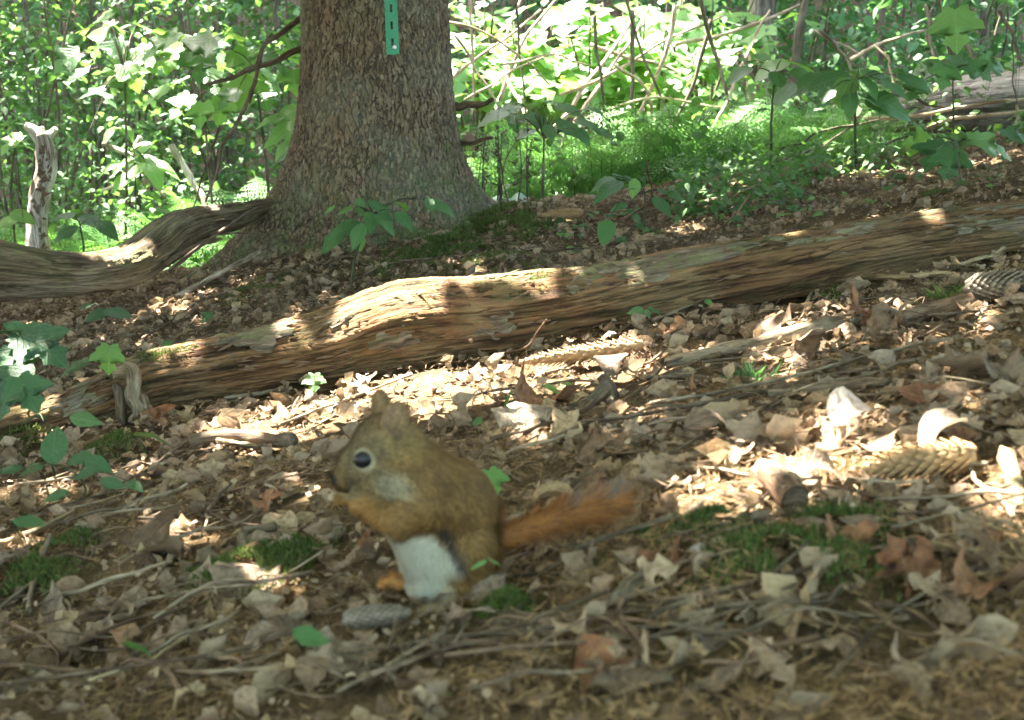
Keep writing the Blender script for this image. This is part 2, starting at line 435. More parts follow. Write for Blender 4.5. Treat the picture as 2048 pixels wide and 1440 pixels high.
# ================================================================== SETTING
def build_ground():
    xs = np.concatenate([np.linspace(-60, -9, 18)[:-1], np.linspace(-9, -2.2, 40)[:-1], np.linspace(-2.2, 2.6, 330)[:-1], np.linspace(2.6, 9, 40)[:-1], np.linspace(9, 60, 18)])
    ys = np.concatenate([np.linspace(-40, -3, 14)[:-1], np.linspace(-3, .5, 30)[:-1], np.linspace(.5, 4.6, 300)[:-1], np.linspace(4.6, 14, 110)[:-1], np.linspace(14, 60, 40)])
    X, Y = np.meshgrid(xs, ys, indexing='ij'); Z = g(X, Y)
    V = np.stack([X, Y, Z], -1).reshape(-1, 3); n = len(ys)
    i = np.arange(len(xs) - 1)[:, None] * n + np.arange(n - 1)[None]
    Q = np.stack([i, i + n, i + n + 1, i + 1], -1).reshape(-1, 4)
    o = link('ground', mesh_from('ground', V, None, M_SOIL, True, Q=Q)); tag(o, kind='structure')
build_ground()

def tip(px, py, d): return at(px, py, d)

# ------------------------------------------------------------------ the spruce
TX, TY = -0.405, 4.0
TZ = float(g(TX, TY))
def trunk_radius(h, th):
    r = .207 + .165 * np.exp(-h / .20) - .006 * np.clip(h - 1, 0, 7) ** 1.0 * 1.5
    lobes = sum(a * np.exp(-(np.angle(np.exp(1j * (th - c))) / w) ** 2) for c, w, a in
                ((R(205), .36, .30), (R(-12), .33, .20), (R(262), .38, .10), (R(310), .3, .07), (R(60), .5, .1), (R(130), .45, .14)))
    r = r + lobes * np.exp(-np.maximum(h, -.12) / .10) * .55 - .02 * np.exp(-np.maximum(h, 0) / .3)
    P = np.stack([np.cos(th) * 2.2, np.sin(th) * 2.2, h * 2.0], -1)
    return np.maximum(r * (1 + .035 * vnoise(P, 21) + .018 * vnoise(P * 2.7, 22)), .05)
def build_spruce():
    root = thing('spruce_tree', (TX, TY, TZ))
    tag(root, 'thick grey-brown spruce trunk with scaly bark and flared mossy roots', 'tree')
    hs = np.concatenate([np.linspace(-.16, 1.0, 300)[:-1], np.linspace(1.0, 7.5, 60)]); seg = 420
    th = np.linspace(0, 2 * np.pi, seg, endpoint=False)
    Hh, Th = np.meshgrid(hs, th, indexing='ij')
    r = trunk_radius(Hh, Th)
    lean = .012 * Hh
    V = np.stack([r * np.cos(Th) + lean, r * np.sin(Th) + lean * 0, Hh], -1)
    # roots follow the slope
    V[..., 2] += np.exp(-np.maximum(Hh, 0) / .08) * .16 * V[..., 0]
    n = len(hs); i = np.arange(n - 1)[:, None] * seg; j = np.arange(seg)[None]
    Q = np.stack([i + j, i + (j + 1) % seg, i + seg + (j + 1) % seg, i + seg + j], -1).reshape(-1, 4)
    o = bpy.data.objects.new('trunk', mesh_from('trunk', V.reshape(-1, 3), None, M_BARK, True, Q=Q)); COL.objects.link(o); o.parent = root
    # loose bark scales standing off the trunk
    b = Buf(); N = 4200
    h = rng.uniform(.02, .95, N); t = rng.uniform(R(170), R(375), N)
    rr = trunk_radius(h, t) + .001
    for k in range(N):
        s = rng.uniform(.004, .010); w = s * rng.uniform(.35, .6)
        rad = np.array([math.cos(t[k]), math.sin(t[k]), 0]); tan = np.array([-math.sin(t[k]), math.cos(t[k]), 0]); z = np.array([rng.normal(0, .15), 0, 1.0])
        c = rad * rr[k] + np.array([.012 * h[k], 0, h[k]])
        c[2] += math.exp(-h[k] / .08) * .16 * c[0]
        up = z * s; sd = tan * w
        lift = rad * s * rng.uniform(.05, .35)
        P = [c + up, c + up * .5 + sd, c - up * .6 + sd * .8 + lift, c - up + lift * 1.2, c - up * .7 - sd * .8 + lift, c + up * .4 - sd]
        b.add(P, T=[(0, 1, 5), (1, 2, 5), (2, 4, 5), (2, 3, 4)])
    m = NT('bark_scale'); rnd = m.rand(); oc = m.coords()
    c = m.ramp(rnd, [(0, (.12, .083, .05)), (.5, (.175, .13, .078)), (.85, (.225, .175, .115)), (1, (.195, .122, .07))])
    c = m.mix(.6, c, m.ramp(m.noise(oc, 150, 4), [(.3, (.55, .53, .5)), (.65, (1.1, 1.1, 1.1))]), 'MULTIPLY')
    me = b.mesh('bark_scales', m.surf(c, .9, None, .2), True)
    o = bpy.data.objects.new('bark_scales', me); COL.objects.link(o); o.parent = root; o['kind'] = 'stuff'
    # dead branches (pixel, depth)
    for pts, r0 in ((((612, 92, 3.95), (540, 125, 3.9), (470, 152, 3.85), (412, 170, 3.8)), .011),
                    (((612, 28, 3.95), (560, 70, 3.85), (522, 98, 3.8), (512, 160, 3.78), (500, 205, 3.76)), .009),
                    (((905, 211, 3.95), (950, 208, 3.9), (985, 200, 3.86)), .013),
                    (((918, 287, 3.95), (955, 284, 3.9), (985, 276, 3.86)), .010),
                    (((512, 160, 3.78), (490, 210, 3.75), (455, 270, 3.7), (430, 350, 3.62), (412, 405, 3.6)), .0065)):
        P = [at(*p) for p in pts]
        V, T, Q, L = tube(P, np.linspace(r0, r0 * .45, len(P)), 8, 26, .25, .006, seed=int(pts[0][1]))
        b = Buf(); b.add(V, T, Q, L)
        link('dead_branch', b.mesh('dead_branch', M_TWIG), root, world=True)
    return root
SPRUCE = build_spruce()

def build_marker():
    # moulded green strip nailed to the trunk, its lower end in view; slots all along it
    def on_trunk(px, py, off):
        d = 3.7
        for _ in range(12):
            p = at(px, py, d); h_ = p[2] - TZ; lx = p[0] - TX - .012 * h_
            th_ = math.atan2(-1, 0) + math.asin(max(-1, min(1, lx / .215))); rr = float(trunk_radius(np.array([h_]), np.array([th_]))[0])
            d += (TY - math.sqrt(max(1e-6, rr * rr - lx * lx)) - off) - p[1]
        return at(px, py, d)
    top, bot = on_trunk(779, -60, .013), on_trunk(786, 109, .013)
    ax = bot - top; Lx = np.linalg.norm(ax); ax /= Lx
    nrm = np.array([.03, -1.0, .02]); sd = np.cross(nrm, ax); sd /= np.linalg.norm(sd); nrm = np.cross(ax, sd)
    if nrm[1] > 0: nrm = -nrm
    root = thing('marker_strip', bot)
    tag(root, 'bright green slotted plastic strip nailed to the spruce trunk', 'marker')
    w = .0175; th = .004
    b = Buf()
    # strip with real slots: cross rows of a ladder
    slots = [(s, s + .021) for s in np.arange(.022, Lx - .02, .046)]   # measured from the bottom end
    edges = [0.0]
    for s0, s1 in slots: edges += [s0, s1]
    edges.append(Lx)
    def slab(s0, s1, x0, x1, lift=0.0):
        P = []
        for z in (0, th + lift):
            for (s, x) in ((s0, x0), (s1, x0), (s1, x1), (s0, x1)):
                P.append(bot - ax * s + sd * x + nrm * z)
        b.add(P, Q=[(0, 1, 2, 3), (7, 6, 5, 4), (0, 4, 5, 1), (1, 5, 6, 2), (2, 6, 7, 3), (3, 7, 4, 0)])
    for k in range(len(edges) - 1):
        if k % 2 == 0: slab(edges[k], edges[k + 1] - .0002, -w + .003, w - .003)
        else:
            slab(edges[k], edges[k + 1] - .0002, -w + .003, -.0035); slab(edges[k], edges[k + 1] - .0002, .0035, w - .003)
    slab(0, Lx, -w, -w + .003, .0015); slab(0, Lx, w - .003, w, .0015)
    for k, s in enumerate(np.arange(.004, Lx, .0075)):           # moulded graduation ribs
        slab(s, s + .0012, w - .0125, w - .0035, .0006); slab(s, s + .0012, -w + .0035, -w + .008, .0006)
    m = NT('green_plastic'); c = m.mix(m.noise(m.coords(), 60, 3), (.006, .17, .06), (.012, .25, .10))
    o = link('strip', b.mesh('strip', m.surf(c, .42, None, .45), False), root, world=True)
    # nail
    c0 = bot - ax * .019 + sd * .006 * (1 if sd[0] > 0 else -1)
    V, T, Q, L = tube([c0 - nrm * .01, c0 + nrm * .006], [.002, .002], 10, 4)
    b = Buf(); b.add(V, T, Q, L)
    V, T, Q, L = tube([c0 + nrm * .006, c0 + nrm * .0085], [.0058, .0052], 14, 4); b.add(V, T, Q, L)
    m = NT('nail_head'); link('nail', b.mesh('nail', m.surf((.75, .75, .70), .35, None, .5)), root, world=True)
build_marker()

# ------------------------------------------------------------------ big fallen wood
def ground_d(px, py): return float((gp(px, py) - CAM) @ FWD)
def log_from(name, rows, mat, seg, n, rough, label, cat, seed, prof=None, wob=0.0):
    """rows: (px, top py, bottom py, depth)"""
    P, r = [], []
    for px, t, bm, d in rows:
        P.append(at(px, (t + bm) / 2, d)); r.append((bm - t) / 2 / F * d)
    root = thing(name, P[len(P) // 2]); tag(root, label, cat)
    V, T, Q, L = tube(P, r, seg, n, rough, wob, seed, prof=prof)
    b = Buf(); b.add(V, T, Q, L)
    o = link('wood', b.mesh('wood', mat), root, world=True)
    return root, np.array(P), np.array(r), V, L

LOGROWS = [(-60, 845, 935, 1.93), (60, 815, 900, 1.96), (160, 778, 876, 1.98), (300, 708, 836, 2.02), (450, 676, 812, 2.05), (640, 634, 782, 2.07), (800, 576, 752, 2.07), (1000, 556, 724, 2.08),
           (1200, 534, 688, 2.10), (1400, 502, 636, 2.12), (1600, 472, 590, 2.14), (1800, 434, 552, 2.16), (2048, 404, 506, 2.2), (2300, 372, 464, 2.25)]
LOG, LP, LR, LV, LL = log_from('fallen_log', LOGROWS, M_LOG, 150, 700, .07, 'long rotting brown log with pale patches and moss lying across the forest floor', 'log', 5,
                               prof=lambda s, th: 1 + .03 * np.sin(5 * th + 2 * s) + .02 * np.sin(9 * th + 5 * s))
def log_point(px, ang):
    """surface point of the log under picture column px; ang 0 = top, 90 = towards the camera"""
    pxs = np.array([r[0] for r in LOGROWS], float)
    i = np.interp(px, pxs, np.arange(len(pxs))); k = int(min(i, len(pxs) - 2)); f = i - k
    C = LP[k] * (1 - f) + LP[k + 1] * f; r = LR[k] * (1 - f) + LR[k + 1] * f
    a = R(ang); nrm = np.array([-.08 * math.cos(a), -math.sin(a), math.cos(a)])
    return C + nrm * r, nrm
M_SPLIT = mat_wood('splintered_wood', (.07, .036, .018), (.155, .09, .046), (.25, .18, .11), 0, 2.0)
# splinters and bark flakes lying on the log
b = Buf()
for k in range(800):
    px = rng.uniform(60, 2040); P, nrm = log_point(px, rng.uniform(-40, 95))
    ax = np.array([1, .05, .16]) + rng.normal(0, .18, 3); ax /= np.linalg.norm(ax); sd = np.cross(nrm, ax)
    s = rng.uniform(.005, .02); w = s * rng.uniform(.06, .22); c = P + nrm * rng.uniform(.000, .004)
    lf = nrm * s * rng.uniform(0, .35)
    b.add([c - ax * s, c + sd * w, c + ax * s + lf, c - sd * w, c + nrm * .002], T=[(0, 3, 4), (3, 2, 4), (2, 1, 4), (1, 0, 4)])
o = link('splinters', b.mesh('splinters', M_SPLIT), LOG, world=True); o['kind'] = 'stuff'
# plates of old bark still clinging to the log
M_PLATE = mat_wood('old_bark_plate', (.075, .05, .03), (.17, .125, .08), (.27, .23, .16), .5, 2.5)
for k in range(46):
    px = rng.uniform(150, 2030); a0 = rng.uniform(-25, 85); ln, wd = rng.uniform(.02, .065), rng.uniform(10, 26); n, m = 9, 6
    gx, gy = np.meshgrid(np.linspace(-1, 1, n), np.linspace(-1, 1, m), indexing='ij'); V = []; Lq = []
    for u, v in zip(gx.ravel(), gy.ravel()):
        e = 1 + .35 * vnoise(np.array([[u * 2 + k, v * 2, k * 1.3]]), 8)[0]
        P_, n_ = log_point(px + u * ln * e / 2.05 * F, a0 + v * wd * e * (1 - .35 * u * u)); lift = .0045 + .005 * vnoise(np.array([[u * 3, v * 3, k * 2.1]]), 9)[0] - .004 * max(abs(u), abs(v)) ** 4
        V.append(P_ + n_ * lift); Lq.append([u * ln, v * .03, k * .1])
    i = np.arange(n - 1)[:, None] * m + np.arange(m - 1)[None]; Q = np.stack([i, i + m, i + m + 1, i + 1], -1).reshape(-1, 4)
    b = Buf(); b.add(V, None, Q, np.array(Lq)); link('bark_plate', b.mesh('bark_plate', M_PLATE), LOG, world=True)
# broken pale limb stub and its props near the log's left end
for pts, r0, r1, mt in ((((232, 745, 1.93), (262, 745, 1.92), (268, 790, 1.915), (290, 830, 1.91)), .010, .011, M_TWIGP),
                        (((235, 770, 1.93), (242, 820, 1.92), (250, 850, 1.91)), .007, .008, M_TWIGG),
                        (((262, 800, 1.91), (270, 830, 1.905), (262, 845, 1.90)), .005, .004, M_TWIGP),
                        (((285, 790, 1.91), (300, 825, 1.90)), .004, .003, M_TWIGP)):
    V, T, Q, L = tube([at(*p) for p in pts], np.linspace(r0, r1, len(pts)), 16, 40, .45, .004, 3)
    b = Buf(); b.add(V, T, Q, L); link('limb_stub', b.mesh('limb_stub', mt), LOG, world=True)

BR, _, _, _, _ = log_from('fallen_branch', [(-120, 470, 600, 3.15), (0, 482, 600, 3.2), (90, 500, 592, 3.25), (180, 506, 585, 3.3), (250, 494, 575, 3.35), (300, 462, 545, 3.42), (340, 430, 512, 3.5), (400, 412, 478, 3.62), (470, 404, 458, 3.72), (520, 398, 436, 3.8), (545, 398, 420, 3.83)],
                            M_BRANCH, 64, 240, .10, 'thick crooked dead limb held off the ground left of the spruce', 'branch', 9, wob=.004)
for pts, r0 in ((((440, 478, 3.6), (380, 500, 3.45), (330, 530, 3.4)), .010), (((560, 400, 3.9), (470, 440, 3.6), (390, 500, 3.42), (340, 545, 3.4)), .006),
                (((505, 445, 3.75), (440, 440, 3.6), (400, 455, 3.5), (350, 480, 3.45)), .0035), (((530, 470, 3.7), (470, 465, 3.6), (420, 470, 3.5)), .003),
                (((380, 430, 3.55), (410, 330, 3.6), (440, 250, 3.62)), .004)):
    P = [at(*p) for p in pts]; V, T, Q, L = tube(P, np.linspace(r0 * .5, r0, len(P)), 7, 24, .2, .006, int(pts[0][0]))
    b = Buf(); b.add(V, T, Q, L); link('side_twig', b.mesh('side_twig', M_TWIG), BR, world=True)

def build_snag():
    base = gp(78, 560); d = ground_d(78, 560)
    d = min(max(d, 3.6), 4.6)
    root = thing('snag', at(80, 545, d)); tag(root, 'pale barkless dead stem standing upright with a broken forked top', 'dead tree')
    V, T, Q, L = tube([at(80, 600, d), at(78, 500, d), at(74, 430, d), at(80, 390, d), at(92, 340, d), at(90, 300, d), at(84, 272, d)], np.array([24, 22, 18, 20, 17, 17, 15]) / F * d, 26, 120, .22, .004, 4)
    b = Buf(); b.add(V, T, Q, L); link('stem', b.mesh('stem', M_SNAG), root, world=True)
    for pts, r in (((( 84, 280), (72, 265), (52, 252)), (13, 11, 7)), (((86, 282), (98, 272), (112, 258)), (11, 8, 5)), (((84, 285), (82, 262), (86, 255)), (10, 6, 2))):
        V, T, Q, L = tube([at(p[0], p[1], d) for p in pts], np.array(r) / F * d, 12, 16, .25, .002, 8)
        b = Buf(); b.add(V, T, Q, L); link('fork', b.mesh('fork', M_SNAG), root, world=True)
    # remnants of bark
    b = Buf()
    for k in range(46):
        py = rng.uniform(290, 520); px = np.interp(py, [280, 340, 390, 430, 520], [86, 92, 80, 75, 79]) + rng.uniform(-12, 14)
        c = at(px, py, d - 18 / F * d - .003); s = rng.uniform(.006, .016)
        q = [c + np.array([rng.normal(0, s * .7), rng.normal(0, .003), rng.normal(0, s)]) for _ in range(5)]
        q = sorted(q, key=lambda v: math.atan2(v[2] - c[2], v[0] - c[0])); b.add([c + np.array([0, -.004, 0])] + q, T=[(0, 1 + i, 1 + (i + 1) % 5) for i in range(5)])
    o = link('bark_remnants', b.mesh('bark_remnants', M_TWIG), root, world=True); o['kind'] = 'stuff'
build_snag()

# grey barked trunk lying at the back right, pale pole at the right edge, far stems
log_from('fallen_log', [(1700, 215, 262, 5.6), (1800, 190, 262, 5.4), (1900, 160, 262, 5.25), (2000, 142, 262, 5.1), (2100, 125, 262, 5.0), (2250, 105, 260, 4.9)], mat_wood('furrowed_grey_bark', (.10, .085, .07), (.27, .25, .22), (.40, .39, .37), .2, .8, .012), 60, 150, .08,
         'grey furrowed trunk lying behind the leafy stems at the right', 'log', 14)
log_from('fallen_pole', [(1830, 352, 368, 3.95), (1900, 344, 362, 3.92), (1980, 330, 350, 3.9), (2050, 308, 334, 3.88), (2150, 280, 312, 3.85)], M_SNAG, 18, 60, .15,
         'bleached thin log lying sunlit on the slope at the right edge', 'log', 15)

def upright(px0, px1, w0, d, mat, label, top=-120, seed=0, name='tree_trunk', group=None, bend=0):
    base = None
    x0 = at(px0, 300, d); z = float(g(x0[0], x0[1]))
    B = np.array([x0[0], x0[1], z - .05]); Tt = at(px1, top, d)
    M_ = (B + Tt) / 2 + np.array([bend, 0, 0])
    root = thing('background_tree', B); tag(root, label, 'tree', group)
    V, T, Q, L = tube([B, M_, Tt, Tt + (Tt - B) * 1.5], np.array([w0 * 1.15, w0, w0 * .9, w0 * .6]) / 2 / F * d, 18, 40, .08, 0, seed)
    b = Buf(); b.add(V, T, Q, L); link('trunk', b.mesh('trunk', mat), root, world=True)
M_TRUNK2 = mat_wood('far_trunk_bark', (.07, .055, .04), (.17, .135, .10), (.25, .21, .17), .1, .7, 0, .5)
upright(1528, 1524, 58, 7.4, M_TRUNK2, 'brown tree trunk standing back behind the brush, right of the bright gap', seed=2)
upright(452, 446, 50, 9.5, M_TRUNK2, 'dim brown trunk far back between the maple leaves and the spruce', seed=3)
NTH = ['first', 'second', 'third', 'fourth', 'fifth', 'sixth', 'seventh', 'eighth', 'ninth']
_st = [(180, 188, 14, 8), (268, 262, 10, 7.5), (345, 352, 16, 10), (560, 556, 12, 8.5), (30, 22, 16, 9), (1650, 1640, 16, 7), (1760, 1775, 14, 6.8), (1990, 1975, 18, 7.2), (1000, 1012, 12, 8.8), (120, 108, 12, 11), (1880, 1860, 11, 8)]
for k, (a, c, w, d) in enumerate(_st):
    nth_ = NTH[sum(1 for q in _st if (q[0] > 900) == (a > 900) and abs(q[0] - 750) < abs(a - 750))]
    upright(a, c, w, d, M_POLED, 'slim dark stem in the %s undergrowth, %s counting away from the spruce' % (['left', 'right'][a > 900], nth_), seed=20 + k, group='slim stems in the undergrowth', bend=rng.normal(0, .06))
# ================================================================== LEAF SHAPES
HALF = {
 'maple': [(0, 0), (-.08, .12), (-.10, .28), (.04, .29), (.12, .44), (.2, .41), (.34, .56), (.52, .60), (.49, .44), (.56, .37), (.50, .2), (.64, .24), (.74, .30), (.80, .17), (.90, .10), (1, 0)],
 'maple_low': [(0, 0), (-.10, .26), (.12, .42), (.5, .56), (.48, .2), (.74, .27), (1, 0)],
 'oak': [(0, 0), (.05, .05), (.15, .16), (.22, .24), (.28, .11), (.36, .13), (.45, .32), (.54, .28), (.56, .12), (.66, .16), (.74, .27), (.82, .2), (.86, .09), (.94, .09), (1, 0)],
 'oak_low': [(0, 0), (.2, .22), (.3, .1), (.48, .3), (.58, .11), (.76, .25), (.86, .08), (1, 0)],
 'ovate': [(0, 0), (.03, .09), (.10, .2), (.22, .28), (.36, .31), (.5, .29), (.64, .23), (.78, .15), (.9, .07), (1, 0)],
 'ovate_low': [(0, 0), (.12, .22), (.38, .31), (.7, .2), (1, 0)],
 'oval': [(0, 0), (.03, .13), (.12, .27), (.28, .36), (.5, .39), (.7, .34), (.86, .23), (.96, .10), (1, 0)],
 'lance': [(0, 0), (.08, .08), (.2, .13), (.4, .16), (.6, .14), (.8, .08), (1, 0)],
 'canopy': [(0, 0), (.3, .42), (.75, .25), (1, 0)],
 'bramble': [(0, 0), (.0, .12), (.08, .22), (.12, .20), (.18, .28), (.24, .26), (.32, .33), (.38, .29), (.46, .31), (.52, .26), (.60, .26), (.66, .20), (.74, .19), (.80, .12), (.88, .10), (1, 0)],
}
def leaf_tpl(kind, cup=.2, bend=.1, curl=0.0, ripple=.04, seed=0, mid=True, twist=0.0):
    """unit-length leaf along +x; returns V, T, luv. bend droops the tip, curl rolls it up along its length"""
    h = np.array(HALF[kind]); sx = np.maximum.accumulate(np.clip(h[:, 0], 0, 1)); n = len(h)
    V = [np.stack([sx, 0 * sx], -1)]; T = []
    for sgn in (1, -1):
        e = h * [1, sgn]
        m = (e + V[0]) / 2
        b0 = sum(len(v) for v in V)
        if mid: V += [m, e]
        else: V += [e]
        for k in range(n - 1):
            a, b_, c, d = k, k + 1, b0 + k, b0 + k + 1
            tr = [(a, b_, d), (a, d, c)]
            if mid: tr += [(c, d, d + n), (c, d + n, c + n)]
            T += [t if sgn > 0 else t[::-1] for t in tr]
    P = np.concatenate(V); x, y = P[:, 0], P[:, 1]
    q = vnoise(np.stack([x * 3 + seed, y * 3, 0 * x + seed * 1.7], -1), seed)
    z = cup * np.abs(y) ** 1.3 + ripple * q * (1 + 2 * np.abs(y)) + ripple * .8 * np.sin(x * 13 + seed) * np.abs(y) * 2
    if twist: y, z = y * np.cos(twist * x) - z * np.sin(twist * x), y * np.sin(twist * x) + z * np.cos(twist * x)
    if abs(bend) > 1e-4:                       # arc
        k = 2 * bend; xx = (1 / k) * np.sin(k * x) - z * -np.sin(k * x); zz = z * np.cos(k * x) - (1 - np.cos(k * x)) / k
        x, z = xx, zz
    if curl:
        k = 2 * curl; yy = np.sin(k * y) / k - z * np.sin(k * y); zz = z * np.cos(k * y) + (1 - np.cos(k * y)) / k
        y, z = yy, zz
    Vv = np.stack([x, y, z], -1)
    T = np.array(T)
    ar = np.linalg.norm(np.cross(Vv[T[:, 1]] - Vv[T[:, 0]], Vv[T[:, 2]] - Vv[T[:, 0]]), axis=1)
    return Vv, T[ar > 1e-7], np.concatenate([P, np.zeros((len(P), 1))], 1)
def petiole(tpl, L=.35, r=.012):
    V, T, Q, Lu = tube([(-L, .03, -.05), (-L * .5, .01, .0), (.02, 0, .004)], r, 4, 5, cap=False)
    Tq = np.concatenate([Q[:, [0, 1, 2]], Q[:, [0, 2, 3]]])
    v, t, l = tpl
    return np.concatenate([v, V]), np.concatenate([t, Tq + len(v)]), np.concatenate([l, np.tile([[.5, 0, 0]], (len(V), 1))])

# ================================================================== CANOPY (shade) with the sun gaps of the photograph
SPOTS = []       # (centre, radius): the places the sun reaches through the leaves
def spot(px, py, rp, d=None):
    c = gp(px, py) if d is None else at(px, py, d)
    dd = (c - CAM) @ FWD
    SPOTS.append((c, rp / F * dd))
def spots(pts, rp, d=None):
    for p in pts: spot(p[0], p[1], rp * (p[2] if len(p) > 2 else 1), d)
# bright band of litter between squirrel and log
spots([(470, 870), (520, 845), (570, 850), (620, 830), (680, 825), (740, 805), (800, 800), (860, 790), (900, 775), (950, 765), (1010, 760), (1060, 765), (1110, 760), (1160, 755)], 48)
spots([(450, 905), (530, 890), (600, 875), (700, 850), (860, 830), (930, 800), (1000, 790), (1070, 785), (700, 790), (780, 780), (860, 770)], 34)
spots([(640, 845), (840, 810), (900, 820), (960, 800), (1120, 720), (1170, 715), (1230, 700), (1290, 720), (1240, 770)], 20)
# top of the log
for px, a, rp in ((705, 25, 16), (735, 15, 26), (770, 12, 34), (810, 10, 34), (850, 5, 28), (890, 0, 22), (940, 0, 20), (990, 0, 20), (1040, 0, 18), (1085, 0, 16),  (790, 45, 20), (740, 40, 14), (330, 0, 4), (600, 20, 5), (760, 30, 20), (1860, 30, 8)):
    c, n_ = log_point(px, a); SPOTS.append((c, rp / F * 2.05))
# band at the right
spots([(1420, 985), (1440, 1000), (1490, 985), (1540, 970), (1590, 975), (1500, 950), (1560, 1010), (1640, 960), (1420, 1025), (1390, 1000), (1470, 960), (1600, 1000)], 34)
spots([(1730, 960), (1780, 950), (1830, 950), (1880, 955), (1760, 975), (1930, 960)], 22)
spots([(1690, 880), (1660, 915), (1720, 850), (1680, 930)], 30)
spots([(2010, 950), (2030, 1000), (2040, 1040)], 24)
spots([(1540, 690), (1600, 690), (1640, 705), (1690, 690), (1560, 660), (1680, 640)], 16)
spots([(1480, 372), (1520, 362), (1560, 345), (1700, 358), (1740, 352), (1800, 350), (1850, 352), (1900, 345), (1950, 335), (2000, 322), (2040, 312)], 13)
spots([(1290, 470), (1340, 465), (1400, 455), (1130, 440), (1430, 410), (1470, 400)], 9)
spots([(15, 990), (20, 1110), (80, 1095), (330, 1078), (400, 1085)], 10)
spots([(60, 660), (100, 700), (200, 690), (160, 660), (290, 690), (340, 620), (420, 600), (480, 570)], 13)
# limb, snag, far stems
spots([(205, 512), (240, 515), (275, 500), (310, 470), (330, 455), (160, 515)], 18, 3.3)
spots([(85, 265), (60, 255), (90, 300), (92, 340), (80, 440), (76, 410), (105, 262), (82, 480)], 22, min(max(float((gp(78, 560) - CAM) @ FWD), 3.6), 4.6))
for _ in range(110):
    spot(rng.uniform(0, 2048), rng.uniform(440, 900), rng.uniform(4, 10))
for _ in range(12):
    spot(rng.uniform(0, 620), rng.uniform(950, 1200), rng.uniform(5, 10))
# undergrowth
for _ in range(70):
    spot(rng.uniform(190, 600), rng.uniform(290, 480), rng.uniform(14, 34), rng.uniform(4.7, 6.6))
spots([(270, 310), (300, 330), (240, 340), (330, 350), (360, 330), (380, 360)], 34, 5.3)
spots([(195, 75), (320, 90), (290, 130), (390, 100), (420, 110), (490, 180), (560, 150), (585, 240), (560, 270), (590, 290), (30, 280), (225, 265)], 26, 5.0)
for _ in range(60):
    spot(rng.uniform(1030, 1345), rng.uniform(50, 210), rng.uniform(20, 46), rng.uniform(6.3, 8.0))
spots([(1060, 140), (1110, 120), (1160, 110), (1210, 120), (1260, 110), (1310, 90), (1130, 170), (1190, 170), (1250, 160), (1080, 90)], 125, 7.3)
for _ in range(150):
    spot(rng.uniform(890, 1520), rng.uniform(20, 260), rng.uniform(10, 26), rng.uniform(5.2, 8.5))
for _ in range(55):
    spot(rng.uniform(930, 1480), rng.uniform(215, 310), rng.uniform(6, 16), rng.uniform(5.0, 7.0))
spots([(1600, 125), (1560, 130), (1980, 290), (1920, 285), (1690, 200), (1740, 210), (1850, 180)], 18, 4.6)
for _ in range(80):
    spot(rng.uniform(-50, 600), rng.uniform(20, 400), rng.uniform(6, 16), rng.uniform(5.5, 11))
for _ in range(60):
    spot(rng.uniform(1480, 2100), rng.uniform(20, 240), rng.uniform(6, 15), rng.uniform(5.5, 10))

def build_canopy():
    C = np.array([c for c, r in SPOTS]); Rr = np.array([r for c, r in SPOTS])
    V, T, L = leaf_tpl('canopy', .15, .12, mid=False); V = V - [.45, 0, 0]
    def layer(x0, x1, y0, y1, h0, h1, size, dens):
        c_ = 1 / math.sqrt(dens); GX, GY = np.meshgrid(np.arange(x0, x1, c_), np.arange(y0, y1, c_)); n = GX.size
        tx = GX.ravel() + rng.uniform(0, c_, n); ty = GY.ravel() + rng.uniform(0, c_, n); h = rng.uniform(h0, h1, n)
        P = np.stack([tx, ty, g(tx, ty)], -1) + SUN * (h / SUN[2])[:, None]
        keep = np.ones(n, bool)
        for c, r in zip(C, Rr):
            d = c - P; a = d @ SUN; q = np.linalg.norm(d - a[:, None] * SUN, axis=1)
            keep &= ~((q < r + size * .36) & (a < 0))
        P = P[keep]; n = len(P)
        s = size * rng.uniform(.75, 1.25, n)
        v, t = scatter(V, T, rots(rng.uniform(0, 6.283, n), rng.normal(.25, .3, n), rng.normal(0, .35, n)), P, s)
        return v, t, n
    out = [layer(-2.6, 3.2, -.2, 4.4, 1.45, 2.3, .08, 2000), layer(-7, -2.6, -3, 4.4, 2.5, 3.6, .2, 110), layer(3.2, 7, -3, 4.4, 2.5, 3.6, .2, 110), layer(-2.6, 3.2, -4, -.2, 2.2, 3.2, .2, 110),
           layer(-9, 9, 4.4, 13, 3.2, 5.2, .15, 430), layer(-13, 13, 13, 26, 4.4, 7.5, .34, 60)]
    b = Buf()
    for v, t, n in out: b.add(v, t, L=np.tile(L, (n, 1)))
    me = b.mesh('canopy', M_CANOPY)
    o = link('leaf_canopy', me); tag(o, 'green leaf canopy above the forest floor', 'canopy', kind='stuff')
    # boughs that carry it
    b = Buf()
    for k in range(22):
        p = np.array([rng.uniform(-3, 3), rng.uniform(.5, 5), 0]); p[2] = rng.uniform(2.0, 2.6) + p[1] * .12
        a = rng.uniform(0, 6.28); q = p + np.array([math.cos(a) * 1.6, math.sin(a) * 1.6, rng.uniform(.0, .3)])
        b.add(*tube([p, (p + q) / 2 + rng.normal(0, .06, 3), q], [.004, .009, .014], 6, 12))
    o = link('canopy_boughs', b.mesh('canopy_boughs', M_POLED)); tag(o, 'thin boughs carrying the leaf canopy', 'boughs', kind='stuff')
build_canopy()

